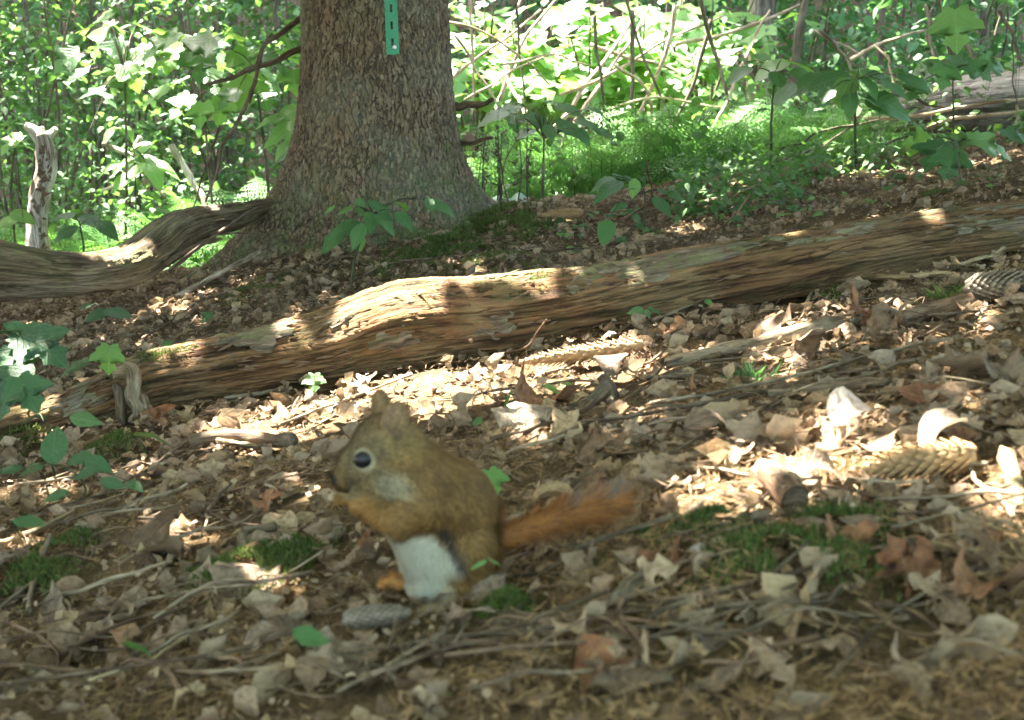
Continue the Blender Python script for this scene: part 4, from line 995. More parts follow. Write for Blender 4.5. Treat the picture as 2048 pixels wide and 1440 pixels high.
# maple seedling on the right slope
plant(gp(1925, 392), [(1870, 302, 3.3, 84, 215, 26), (1910, 285, 3.35, 66, 170, 6, 0, 'maple', M_GREENL), (1985, 290, 3.25, 96, 350, 14, 0, 'maple', M_GREENL), (1900, 326, 3.2, 74, 240, 48), (1945, 272, 3.4, 70, 60, 0), (2035, 270, 3.4, 70, 0, 4), (1830, 283, 3.4, 56, 182, 0, 60, 'maple', M_GREENL)],
      'maple seedling with toothed leaves above the bleached thin log', 'seedling', kind='maple', stem=.0025, node=at(1918, 285, 3.32), name='seedling', stem_mat=M_POLED)
# near left foreground
plant(gp(40, 790), [(40, 690, 1.75, 130, 205, 14), (85, 690, 1.72, 120, 340, 20), (20, 660, 1.8, 100, 100, 6), (10, 720, 1.7, 90, 230, 30)], 'dark green maple seedling at the left edge above the log end', 'seedling', kind='maple', mat=M_DARKG, stem=.002, name='seedling')
plant(gp(30, 850), [(20, 765, 1.62, 110, 215, 16), (55, 785, 1.6, 90, 320, 40), (10, 800, 1.6, 90, 250, 40)], 'dark green maple seedling lower at the left edge in front of the log', 'seedling', kind='maple', mat=M_DARKG, stem=.002, name='seedling')
plant(gp(115, 960), [(108, 888, 1.42, 92, 100, -58, 0, 'ovate'), (170, 838, 1.62, 66, 5, 8, 0, 'ovate', M_GREEN), (52, 838, 1.7, 40, 170, 10, 0, 'ovate'), (82, 832, 1.7, 30, 30, 10, 0, 'ovate')], 'small plant with one upright pointed leaf at the lower left', 'seedling', mat=M_DARKG, stem=.0015, name='seedling')
plant(gp(150, 985), [(160, 915, 1.4, 56, 170, 8, 0, 'oval'), (195, 925, 1.38, 64, 350, 8, 0, 'ovate'), (170, 945, 1.35, 56, 190, 16, 0, 'ovate'), (225, 965, 1.35, 56, 10, 10, 0, 'ovate'), (270, 970, 1.36, 40, 340, 20, 0, 'ovate'), (110, 990, 1.3, 62, 180, 8, 0, 'ovate'), (60, 935, 1.4, 60, 185, 0, 0, 'ovate'), (18, 938, 1.4, 60, 180, 0, 0, 'ovate')], 'low sprig of small green leaves creeping through the litter at the left', 'seedling', mat=M_DARKG, stem=.0014, name='seedling')
plant(gp(298, 905), [(305, 868, 1.62, 84, 8, -3, -24, 'oval')], 'single round teal leaf held flat below the left end of the log', 'seedling', mat=M_DARKG, stem=.0013, name='seedling')
plant(gp(215, 760), [(215, 718, 1.8, 62, 260, 62, 0, 'maple', M_GREENL), (145, 735, 1.85, 66, 190, 14, 0, 'maple')], 'young maple leaf pair standing just behind the left end of the log', 'seedling', mat=M_DARKG, stem=.0015, name='seedling')
plant(gp(225, 655), [(195, 628, 2.9, 52, 190, 4, 0, 'oval'), (232, 624, 2.9, 56, 0, 6, 0, 'oval'), (165, 612, 3.0, 44, 175, 4, 0, 'oval')], 'grey-green round-leaved seedling under the crooked dead limb', 'seedling', mat=M_DARKG, stem=.002, name='seedling')
plant(gp(625, 805), [(628, 765, 1.92, 42, 275, 48, 0, 'maple', M_GREENL)], 'tiny pale maple seedling against the foot of the log', 'seedling', stem=.0012, name='seedling')
plant(gp(1295, 655), [(1272, 622, 2.0, 34, 185, 10, 0, 'ovate'), (1310, 620, 2.0, 34, 350, 20, 0, 'ovate'), (1295, 625, 1.98, 22, 300, 30, 0, 'ovate')], 'tiny green seedling against the shaded foot of the log', 'seedling', stem=.001, name='seedling')
plant(gp(1000, 850), [(1012, 798, 1.72, 70, 250, 30, 50, 'lance', M_GREENL), (1045, 778, 1.75, 44, 20, 6, 0, 'lance', M_GREENL), (1105, 775, 1.72, 40, 350, 10, 0, 'ovate', M_GREENL), (1140, 768, 1.72, 40, 10, 6, 0, 'ovate', M_GREENL), (955, 842, 1.55, 26, 200, 20, 0, 'ovate'), (1015, 822, 1.6, 26, 280, 40, 0, 'ovate')], 'sunlit light green sprout in the bright litter right of the squirrel head', 'seedling', stem=.0012, name='seedling')
plant(gp(985, 1035), [(985, 965, 1.12, 60, 300, 52, 20, 'maple', M_GREENL)], 'bright green leaf peeping out behind the squirrel back', 'seedling', stem=.001, name='seedling')
plant(gp(965, 1140), [(958, 1128, .98, 40, 195, 20, 0, 'lance', M_GREENL), (988, 1122, .98, 34, 350, 20, 0, 'lance', M_GREENL)], 'tiny green sprout at the squirrel haunch', 'seedling', stem=.0008, name='seedling')
plant(gp(1815, 905), [(1815, 872, 1.35, 60, 185, 10, 20, 'oval', M_GREENL)], 'shiny small green leaf beside the bright curled leaf at the right', 'seedling', stem=.001, name='seedling')
plant(gp(1420, 620), [(1420, 608 - 4, 2.05, 30, 350, 10, 0, 'ovate', M_GREENL)], 'tiny light green leaf in the litter in front of the log at right', 'seedling', stem=.0008, name='seedling')
plant(gp(1810, 755), [(1812, 744, 1.6, 38, 10, 4, 0, 'oval', M_GREENL)], 'small yellow-green leaf lying flat on the twigs at the right', 'seedling', stem=.0008, name='seedling')
plant(gp(1460, 1095), [(1462, 1084, 1.05, 44, 10, 4, 0, 'oval', M_GREENL), (1545, 1112, 1.0, 74, 320, 24, 0, 'lance', M_GREEN)], 'two small blurred green leaves in the needles at the lower right', 'seedling', stem=.001, name='seedling')
plant(gp(640, 1295), [(622, 1272, .92, 84, 20, 14, 30, 'bramble', M_GREEN)], 'green leaf lying in the litter below the squirrel', 'seedling', stem=.001, name='seedling')
plant(gp(285, 1320), [(275, 1292, .9, 70, 20, 20, -30, 'bramble', M_GREEN)], 'green leaf in the foreground litter at the lower left', 'seedling', stem=.001, name='seedling')
plant(gp(55, 1060), [(55, 1042, 1.15, 62, 10, 2, 0, 'oval', M_GREEN)], 'round green leaf lying at the left edge of the foreground', 'seedling', stem=.001, name='seedling')
plant(gp(890, 1395), [(888, 1385, .84, 44, 30, 8, 0, 'ovate', M_GREEN)], 'small green leaf at the bottom edge of the litter', 'seedling', stem=.001, name='seedling')
plant(gp(420, 650), [(412, 590 + 44, 2.6, 30, 200, 20, 0, 'maple'), (340, 690, 2.3, 30, 10, 14, 0, 'maple')], 'small maple seedling in the shade behind the log', 'seedling', stem=.001, name='seedling')

# scattered tiny seedlings on the slope behind the log
k = 0
for _ in range(80):
    px, py = rng.uniform(1100, 2040), 0
    lo = np.interp(px, [1100, 1500, 2040], [440, 365, 320]); hi = np.interp(px, [1100, 1400, 1800, 2040], [530, 480, 410, 385]); py = rng.uniform(lo, hi)
    p = gp(px, py); d = float((p - CAM) @ FWD); n = int(rng.integers(2, 4)); yaw = rng.uniform(0, 360)
    plant(p, [(px + rng.normal(0, 9), py - rng.uniform(5, 14), d, rng.uniform(13, 26), yaw + 360 * j / n, 10, 0, 'ovate' if k % 2 else 'maple') for j in range(n)], placed('tiny %s seedling' % ['maple', 'oval-leaved'][k % 2], px, py), 'seedling', 'tiny seedlings sprouting behind the log', name='tiny_seedling', stem=.0007, mat=[M_GREEN, M_GREENL][k % 2]); k += 1

# maple saplings left of the trunk: (px, py, length, heading, droop)
SG = None
def sapling(bpx, bpy, d, node, lv, label, mats=(None, None)):
    out = []
    for q in lv:
        px, py, ln, yaw, dr = q[:5]; out.append((px, py, d + rng.uniform(-.25, .25), ln * 1.5, yaw, dr, 0, 'maple', M_GREENL if rng.uniform() < .5 else M_GREEN))
    plant(at(bpx, bpy, d), out, label, 'sapling', name='maple_sapling', stem=.006, node=at(*node, d), stem_mat=M_POLED)
sapling(250, 520, 5.1, (250, 150), [(195, 75, 62, 200, 40), (185, 45, 56, 150, 10), (230, 50, 40, 60, 10), (275, 125, 56, 230, 50), (222, 105, 50, 200, 40), (290, 118, 50, 320, 35), (235, 150, 54, 215, 55), (255, 172, 44, 250, 50), (265, 150, 44, 330, 40), (180, 185, 40, 190, 15), (215, 192, 36, 350, 15), (150, 150, 40, 180, 20), (300, 60, 44, 30, 20), (130, 120, 46, 200, 30)], 'maple sapling with large drooping sunlit leaves, leftmost of the back left saplings')
sapling(430, 480, 4.9, (400, 150), [(318, 88, 62, 200, 30), (345, 70, 46, 90, 10), (390, 95, 64, 210, 30), (415, 95, 64, 330, 30), (400, 128, 50, 240, 40), (345, 110, 52, 230, 45), (440, 150, 50, 10, 25), (460, 140, 44, 20, 25), (430, 165, 46, 300, 40), (360, 210, 44, 220, 40), (400, 225, 40, 260, 50), (440, 215, 48, 240, 45), (475, 75, 44, 40, 20), (350, 165, 40, 190, 20), (310, 190, 44, 200, 30)], 'maple sapling with bright leaves in the middle of the back left')
sapling(545, 470, 4.7, (510, 140), [(490, 180, 60, 260, 50), (520, 158, 46, 20, 20), (545, 155, 50, 350, 30), (490, 118, 50, 330, 30), (555, 125, 46, 10, 20), (580, 110, 40, 60, 20), (525, 190, 44, 300, 40), (570, 80, 44, 30, 30), (590, 160, 44, 290, 45), (455, 195, 40, 220, 30), (590, 50, 44, 60, 20)], 'maple sapling with leaves touching the left side of the spruce')
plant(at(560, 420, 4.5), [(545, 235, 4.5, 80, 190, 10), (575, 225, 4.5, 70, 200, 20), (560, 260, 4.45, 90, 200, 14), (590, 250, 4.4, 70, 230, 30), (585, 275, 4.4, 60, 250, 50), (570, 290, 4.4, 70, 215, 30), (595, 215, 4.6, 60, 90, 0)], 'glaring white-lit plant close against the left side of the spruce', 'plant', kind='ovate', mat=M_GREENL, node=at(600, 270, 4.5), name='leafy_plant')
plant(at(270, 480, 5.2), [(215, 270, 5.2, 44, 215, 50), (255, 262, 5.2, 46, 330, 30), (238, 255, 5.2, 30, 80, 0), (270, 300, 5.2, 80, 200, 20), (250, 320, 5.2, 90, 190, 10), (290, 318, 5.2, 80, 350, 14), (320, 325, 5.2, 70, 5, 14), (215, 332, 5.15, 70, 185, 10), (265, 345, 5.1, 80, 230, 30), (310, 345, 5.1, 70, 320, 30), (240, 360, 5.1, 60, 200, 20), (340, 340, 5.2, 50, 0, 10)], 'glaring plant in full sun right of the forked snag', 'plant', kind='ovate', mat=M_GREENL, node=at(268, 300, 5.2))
plant(at(30, 480, 4.6), [(20, 285, 4.6, 60, 215, 30), (38, 275, 4.6, 40, 30, 10), (15, 440, 4.5, 70, 185, 5, 0, 'ovate'), (45, 430, 4.5, 60, 0, 5, 0, 'ovate')], 'pale leaf cluster left of the forked snag', 'plant', kind='maple', mat=M_GREENL, node=at(30, 290, 4.6))
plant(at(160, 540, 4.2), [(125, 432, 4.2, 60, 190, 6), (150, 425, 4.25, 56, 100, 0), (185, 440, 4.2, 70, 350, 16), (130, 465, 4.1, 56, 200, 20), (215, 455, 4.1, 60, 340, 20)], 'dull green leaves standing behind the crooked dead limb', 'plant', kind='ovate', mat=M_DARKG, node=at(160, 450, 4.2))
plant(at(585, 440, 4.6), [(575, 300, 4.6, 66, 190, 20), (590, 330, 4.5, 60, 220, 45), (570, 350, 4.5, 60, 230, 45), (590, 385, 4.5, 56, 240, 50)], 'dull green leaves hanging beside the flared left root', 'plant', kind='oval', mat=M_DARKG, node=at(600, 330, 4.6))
# blackish seed-head stalks and pale sheet beside the trunk
for k in range(9):
    px = 962 + k * 12 + rng.normal(0, 4); b_ = at(px, 425, 4.25)
    P = [b_, at(px + rng.normal(0, 6), 340, 4.25), at(px + rng.normal(4, 10), 250 + rng.uniform(-15, 30), 4.25)]
    b = Buf(); b.add(*tube(P, [.0028, .002, .0012], 6, 14, .05))
    for j in range(16):
        f = rng.uniform(.35, 1); q = P[0] + (P[2] - P[0]) * f; b.add(*tube([q, q + [rng.normal(0, .012), rng.normal(0, .01), rng.uniform(.004, .015)]], [.0022, .0012], 4, 3))
    o = link('dead_stalk', b.mesh('dead_stalk', M_POLED, origin=b_), None, Matrix.Translation(V3(b_))); tag(o, 'blackish seed-head stalk, %s counting from the right side of the spruce' % ORD[k], 'stalk', 'blackish seed-head stalks beside the spruce')
def pale_rag():
    c = at(1020, 408, 4.5); n = 14; m = 7; b = Buf()
    gx, gy = np.meshgrid(np.linspace(0, 1, n), np.linspace(0, 1, m), indexing='ij')
    px = 972 + gx * 95; py = 392 + gx * 6 + gy * 30 - 12 * np.exp(-((gx - .75) / .13) ** 2) * (1 - gy) + 4 * np.sin(gx * 17)
    V = np.array([at(a, q, 4.5 + .05 * math.sin(7 * u) - .08 * w) for a, q, u, w in zip(px.ravel(), py.ravel(), gx.ravel(), gy.ravel())])
    i = np.arange(n - 1)[:, None] * m + np.arange(m - 1)[None]; Q = np.stack([i, i + m, i + m + 1, i + 1], -1).reshape(-1, 4); b.add(V, None, Q)
    mt = NT('pale_papery_sheet'); o = link('pale_leaf', b.mesh('pale_leaf', mt.surf((.55, .68, .60), .5, None, .4, (.5, .6, .5), .3), origin=c), None, Matrix.Translation(V3(c)))
    tag(o, 'pale bluish crumpled leaf lying at the right foot of the spruce', 'leaf')
pale_rag()

# ================================================================== FOREST LITTER
def slope_rots(P, yaw, pitch, roll):
    e = .02; gx = (g(P[:, 0] + e, P[:, 1]) - g(P[:, 0] - e, P[:, 1])) / (2 * e); gy = (g(P[:, 0], P[:, 1] + e) - g(P[:, 0], P[:, 1] - e)) / (2 * e)
    n = np.stack([-gx, -gy, 1 + 0 * gx], -1); n /= np.linalg.norm(n, axis=1)[:, None]
    x = np.stack([1 + 0 * gx, 0 * gx, gx], -1); x /= np.linalg.norm(x, axis=1)[:, None]; y = np.cross(n, x)
    return np.stack([x, y, n], -1) @ rots(yaw, pitch, roll)
def in_view(n, y0, y1, margin=.12):
    y = y0 + (y1 - y0) * rng.uniform(0, 1, n); w = .39 * y + margin
    keep = rng.uniform(0, 1, n) < w / (.39 * y1 + margin); y = y[keep]; w = w[keep]
    return rng.uniform(-1, 1, len(y)) * w, y
def needle_zone(x, y):
    """share of bare needles against leaves (the lower right of the picture is nearly all needles and twigs)"""
    px, py, d = proj(np.stack([x, y, g(x, y)], -1))
    a = np.clip((px - 1050) / 350, 0, 1) * np.clip((py - 1020) / 120, 0, 1)
    b = np.clip((px - 750) / 300, 0, 1) * np.clip((py - 1230) / 80, 0, 1)
    c = .45 * np.clip((px - 950) / 300, 0, 1) * np.clip((560 - py) / 100, 0, 1)
    return np.clip(np.maximum(np.maximum(a, b), c) + .35 * fbm(np.stack([x * 4, y * 4, 0 * x], -1), 61, 2), 0, 1)
def off_trunk(x, y):
    r = np.hypot(x - TX, y - TY); return r > .33

LOWD = [leaf_tpl(k, c, bd, cu, rp, s, mid=(cu > 0)) for s, (k, c, bd, cu, rp) in enumerate([('maple_low', .12, .25, .1, .13), ('ovate_low', .3, .4, .9, .06), ('oak_low', .1, .25, .1, .13), ('ovate_low', -.15, -.2, .2, .10), ('maple_low', -.15, -.3, .2, .15), ('ovate_low', .2, 1.0, 1.3, .05), ('oak_low', -.2, .2, .4, .1), ('maple_low', .5, .9, .8, .2)])]
def leaf_litter():
    b = Buf(); x, y = in_view(24000, .62, 4.6)
    nz = needle_zone(x, y); keep = (rng.uniform(0, 1, len(x)) > nz * .62) & ~((x > -.13) & (x < .0) & (y > .88) & (y < 1.0) & (rng.uniform(0, 1, len(x)) < .7)) & off_trunk(x, y); x, y = x[keep], y[keep]
    n = len(x); k = rng.integers(len(LOWD), size=n)
    sz = rng.uniform(.011, .031, n) * np.where(rng.uniform(0, 1, n) < .2, 1.35, 1)
    P = np.stack([x, y, g(x, y) + rng.uniform(-.001, .014, n)], -1)
    M = slope_rots(P, rng.uniform(0, 6.283, n), rng.normal(0, .19, n), rng.normal(0, .22, n))
    for q in range(len(LOWD)):
        i = k == q; v, t, l = LOWD[q]; V, T = scatter(v - v.mean(0), t, M[i], P[i], sz[i]); b.add(V, T, L=np.tile(l, (i.sum(), 1)))
    o = link('leaf_litter', b.mesh('leaf_litter', M_DEAD)); tag(o, 'tan and grey-brown litter of small dead leaves covering the ground', 'leaf litter', kind='stuff')
    # small leaf crumbs and wood chips
    b = Buf(); x, y = in_view(30000, .6, 4.5); keep = off_trunk(x, y) & (rng.uniform(0, 1, len(x)) > .7 * needle_zone(x, y)); x, y = x[keep], y[keep]; n = len(x)
    v = np.array([[-.5, -.3, 0], [.1, -.42, .15], [.5, 0, 0], [.15, .4, .2], [-.45, .25, .1], [0, 0, .12]]); t = np.array([(0, 1, 5), (1, 2, 5), (2, 3, 5), (3, 4, 5), (4, 0, 5)])
    P = np.stack([x, y, g(x, y) + rng.uniform(-.001, .018, n)], -1)
    V, T = scatter(v, t, slope_rots(P, rng.uniform(0, 6.283, n), rng.normal(0, .5, n), rng.normal(0, .5, n)), P, np.stack([1 + 0 * x, rng.uniform(.35, 1, n), 1 + 0 * x], -1) * rng.uniform(.003, .009, n)[:, None])
    b.add(V, T); o = link('leaf_crumbs', b.mesh('leaf_crumbs', M_DEAD)); tag(o, 'crumbled bits of dead leaf and bark scattered over the ground', 'leaf litter', kind='stuff')
    # needles
    b = Buf(); x, y = in_view(300000, .58, 4.4); x2, y2 = in_view(200000, .58, 1.6); x, y = np.concatenate([x, x2]), np.concatenate([y, y2]); nz = needle_zone(x, y); keep = (rng.uniform(0, 1, len(x)) < (.42 + .6 * nz) * np.clip(.75 + .8 * fbm(np.stack([x * 9, y * 9, 0 * x], -1), 63, 2), .15, 1)) & off_trunk(x, y); x, y = x[keep], y[keep]; n = len(x)
    v = np.array([[-.5, 0, 0], [0, .028, .05], [.5, 0, 0], [0, -.028, .06]]); t = np.array([(0, 1, 3), (1, 2, 3)])
    P = np.stack([x, y, g(x, y) + rng.uniform(-.002, .022, n) * (.5 + .6 * needle_zone(x, y))], -1)
    V, T = scatter(v, t, slope_rots(P, rng.uniform(0, 6.283, n), rng.normal(0, .35, n), rng.uniform(-1.2, 1.2, n)), P, np.stack([1 + 0 * x, rng.uniform(.9, 1.6, n), 1 + 0 * x], -1) * rng.uniform(.008, .017, n)[:, None])
    b.add(V, T); o = link('needle_litter', b.mesh('needle_litter', M_NEEDLE)); tag(o, 'orange-brown spruce needles strewn over the ground', 'needles', kind='stuff')
    # twig bits
    b = Buf(); x, y = in_view(6000, .62, 4.2)
    for xx, yy in zip(x, y):
        a = rng.uniform(0, 6.28); L_ = rng.uniform(.015, .065); p = np.array([xx, yy, float(g(xx, yy)) + rng.uniform(.004, .016)]); d = np.array([math.cos(a), math.sin(a), .17 * math.cos(a) + rng.normal(0, .15)]) * L_
        b.add(*tube([p - d / 2, p + rng.normal(0, .004, 3), p + d / 2], [.0009, .0008, .0005], 4, 4, 0, cap=False))
    o = link('twig_litter', b.mesh('twig_litter', M_TWIG)); tag(o, 'short broken twig bits mixed into the litter', 'twig litter', kind='stuff')
leaf_litter()

# --- single dead leaves one can pick out
DT = []
for s, (k, c, bd, cu, rp, tw) in enumerate([('maple', .22, .5, .4, .16, .3), ('maple', -.2, -.7, .5, .18, 0), ('oak', .2, .5, .5, .14, .4), ('oak', -.25, -.4, .3, .16, -.4), ('ovate', .3, .7, 1.2, .04, .5), ('ovate', -.3, -.5, .4, .14, 0), ('maple', .5, 1.0, .9, .08, .6), ('ovate', .2, .9, 2.0, .03, .2), ('oak', .3, 1.2, 1.0, .06, -.3), ('maple', .15, .25, .6, .22, -.5)]):
    DT.append(petiole(leaf_tpl(k, c, bd, cu, rp, 40 + s, True, tw)))
KIND = ['maple', 'maple', 'oak', 'oak', 'beech-like', 'beech-like', 'curled maple', 'rolled narrow', 'rolled oak', 'crumpled maple']
DMESH = {}
def dead_mesh(k, mat):
    if (k, mat.name) not in DMESH:
        V, T, L = DT[k]; DMESH[(k, mat.name)] = mesh_from('dead_leaf', V - V[:len(V) // 2].mean(0), T, mat, True, luv=L)
    return DMESH[(k, mat.name)]
def where(px, py):
    if py < np.interp(px, [0, 300, 1000, 2048], [800, 700, 550, 405]): return 'behind the fallen log'
    if py < np.interp(px, [0, 300, 1000, 2048], [980, 900, 790, 590]): return 'close in front of the log'
    if py > 1180: return 'in the near foreground ' + ('at the left' if px < 700 else 'at the right' if px > 1350 else 'below the squirrel')
    return 'left of the squirrel' if px < 740 else 'right of the squirrel' if px < 1350 else 'on the right side of the clearing'
def dead_leaf(px, py, ln, k, mat, yaw, pitch, roll, label=None, group=None, lift=.010):
    p = gp(px, py); d = float((p - CAM) @ FWD); s = ln / F * d
    M3 = slope_rots(p[None], np.array([yaw]), np.array([pitch]), np.array([roll]))[0]
    p = np.array([p[0], p[1], float(g(p[0], p[1])) + lift])
    o = link('dead_leaf', dead_mesh(k, mat), None, mat4(M3, p, s)); w = where(px, py)
    col = {'dead_leaf': 'tan', 'grey_dead_leaf': 'greyish', 'russet_leaf': 'russet', 'pale_sunlit_leaf': 'bleached'}[mat.name]
    tag(o, label or placed(f'{col} dead {KIND[k]} leaf', px, py), 'dead leaf', group or f'dead {KIND[k]} leaves {w}')
    return o
for a in [(1685, 895, 128, 4, M_PALE, R(22), R(-42), R(30), 'pale sunlit curled leaf standing up at the right', 'single leaves', .036),
          (1440, 885, 210, 2, M_DEADG, R(20), R(4), R(12), 'large greyish lobed oak leaf lying right of the squirrel tail', 'single leaves', .014),
          (1530, 905, 170, 3, M_DEADG, R(160), R(0), R(-18), 'second large grey lobed leaf lying behind the bright litter band', 'single leaves', .014),
          (1060, 835, 130, 6, M_RUSSET, R(50), R(-40), R(30), 'upright rust-brown curled leaf behind the squirrel back', 'single leaves', .025),
          (1035, 870, 110, 0, M_DEADG, R(80), R(-55), R(10), 'pinkish pointed leaf standing beside the rust-brown curled leaf', 'single leaves', .02),
          (1215, 775, 80, 7, M_DEADG, R(85), R(-75), R(0), 'dark rolled leaf standing on end at the broken twig', 'single leaves', .03),
          (1720, 670, 90, 6, M_RUSSET, R(80), R(-60), R(10), 'dark red-brown leaf standing up by the pale stick', 'single leaves', .03),
          (1770, 675, 110, 1, M_DEAD, R(10), R(-10), R(30), 'pale tan leaf tented beside the dark red-brown leaf', 'single leaves', .02),
          (1535, 680, 100, 0, M_DEAD, R(70), R(-30), R(-10), 'sunlit pinkish maple leaf leaning near the pale stick', 'single leaves', .02),
          (1700, 745, 120, 3, M_DEADG, R(200), R(-20), R(40), 'grey folded leaf behind the long twigs at the right', 'single leaves', .02),
          (1940, 770, 170, 9, M_DEADG, R(100), R(-30), R(20), 'big grey crumpled leaf at the right edge', 'single leaves', .02),
          (1850, 820, 120, 5, M_RUSSET, R(170), R(-5), R(-30), 'dark brown leaf half hidden under twigs at the right', 'single leaves', .012),
          (1930, 870, 220, 3, M_DEADG, R(190), R(5), R(10), 'wide grey oak leaf spread at the right edge', 'single leaves', .012),
          (1890, 940, 130, 4, M_DEADG, R(200), R(-25), R(0), 'purplish leaf folded over the yellow spruce cone', 'single leaves', .035),
          (1630, 985, 120, 4, M_DEADG, R(10), R(-15), R(10), 'shaded brown leaf rising behind the cut stick end', 'single leaves', .02),
          (1400, 1060, 120, 2, M_DEADG, R(200), R(0), R(0), 'grey jagged oak leaf below the bright litter band', 'single leaves', .012),
          (1160, 1170, 130, 1, M_DEAD, R(20), R(-8), R(10), 'pale tan leaf lit right of the squirrel foot', 'single leaves', .012),
          (960, 1215, 90, 0, M_DEADG, R(80), R(-50), R(0), 'pointed leaf tip standing below the squirrel', 'single leaves', .02),
          (1245, 1165, 80, 7, M_DEADG, R(95), R(-60), R(0), 'dark rolled leaf standing right of the squirrel foot', 'single leaves', .02),
          (1050, 1100, 130, 9, M_DEADG, R(200), R(-5), R(15), 'dark shaded leaf under the squirrel tail', 'single leaves', .01),
          (1110, 1040, 130, 4, M_DEAD, R(15), R(-10), R(0), 'light tan curved leaf behind the squirrel tail', 'single leaves', .02),
          (320, 1125, 130, 6, M_DEAD, R(30), R(-10), R(10), 'hollow tan curled leaf in the light left of the squirrel', 'single leaves', .015),
          (475, 1190, 130, 0, M_DEADG, R(100), R(-35), R(10), 'grey leaf standing at the left foreground moss', 'single leaves', .015),
          (220, 1260, 170, 3, M_DEADG, R(20), R(-10), R(10), 'broad blurred grey leaf in the left foreground', 'single leaves', .012),
          (530, 1310, 120, 4, M_DEADG, R(40), R(-30), R(0), 'pale pointed leaf jutting up in the foreground', 'single leaves', .012),
          (1570, 1245, 200, 1, M_DEAD, R(10), R(-5), R(0), 'tan crumpled leaf sunk in the needles at the lower right', 'single leaves', .012),
          (1460, 1240, 110, 5, M_DEADG, R(170), R(0), R(10), 'pale oval leaf on the needles at the lower right', 'single leaves', .012),
          (1395, 1140, 60, 7, M_PALE, R(-20), R(0), R(0), 'small pale boat-shaped leaf on the needles', 'single leaves', .012),
          (1975, 1110, 50, 6, M_RUSSET, R(80), R(-60), R(0), 'little orange curled leaf at the lower right edge', 'single leaves', .015),
          (735, 1115, 44, 6, M_RUSSET, R(30), R(-20), R(0), 'little orange leaf scrap beside the squirrel belly', 'single leaves', .012),
          (1430, 1395, 120, 5, M_DEADG, R(10), R(0), R(0), 'pale leaf at the bottom edge of the picture', 'single leaves', .012),
          (1010, 1390, 150, 3, M_DEADG, R(10), R(0), R(0), 'grey leaf cut by the bottom edge below the squirrel', 'single leaves', .012),
          (730, 775, 60, 4, M_DEADG, R(90), R(-40), R(0), 'grey leaf standing against the shaded foot of the log', 'single leaves', .012),
          (1370, 810, 90, 1, M_RUSSET, R(30), R(-20), R(10), 'yellow-brown leaf among the twigs right of the broken twig', 'single leaves', .012)]:
    o = dead_leaf(*a)
    if 'group' in o: del o['group']
cnt = 0
tries = np.stack([rng.uniform(0, 2048, 4000), rng.uniform(480, 1415, 4000)], -1)
for px, py in tries:
    if cnt >= 170: break
    if py < np.interp(px, [0, 500, 1000, 2048], [600, 560, 430, 330]): continue
    lt = np.interp(px, [r[0] for r in LOGROWS], [r[1] for r in LOGROWS]); lb = np.interp(px, [r[0] for r in LOGROWS], [r[2] for r in LOGROWS])
    if lt - 15 < py < lb + 12: continue
    if 640 < px < 1000 and 1000 < py < 1275: continue
    p = gp(px, py)
    if rng.uniform() < .72 * needle_zone(p[:1], p[1:2])[0]: continue
    d = float((p - CAM) @ FWD); ln = rng.uniform(.028, .056) / d * F
    if ln < 28: continue
    u = rng.uniform(); mt = M_DEAD if u < .55 else M_DEADG if u < .88 else M_RUSSET
    dead_leaf(px, py, ln, int(rng.integers(10)), mt, rng.uniform(0, 6.28), rng.normal(0, .2), rng.normal(0, .24), lift=rng.uniform(.006, .014)); cnt += 1

# ================================================================== TWIGS AND STICKS
def stick(pts, w0, w1, mat, label, group=None, name='twig', lift=.014, rough=.30, cat='twig', seg=9, wob=.002):
    """pts: (px, py[, height above the floor]); laid on the floor"""
    P = []
    for q in pts:
        p = gp(q[0], q[1]) if len(q) < 4 else at(q[0], q[1], q[3])
        if len(q) < 4:
            h = q[2] if len(q) > 2 else lift; p = np.array([p[0], p[1], float(g(p[0], p[1])) + h])
            if h > .02:   # raised points keep their place in the picture
                p = gp(q[0], q[1], h)
        P.append(p)
    d = float((P[0] - CAM) @ FWD)
    V, T, Q, L = tube(P, np.linspace(w0, w1, len(P)) / 2 / F * d * (.8 if w0 < 18 else 1), seg, max(16, 18 * len(P)), rough, wob, int(pts[0][0]) % 97)
    b = Buf(); b.add(V, T, Q, L)
    o = link(name, b.mesh(name, mat, origin=P[0]), None, Matrix.Translation(V3(P[0]))); tag(o, label, cat, group)
    return o
D1 = ground_d(1224, 818)
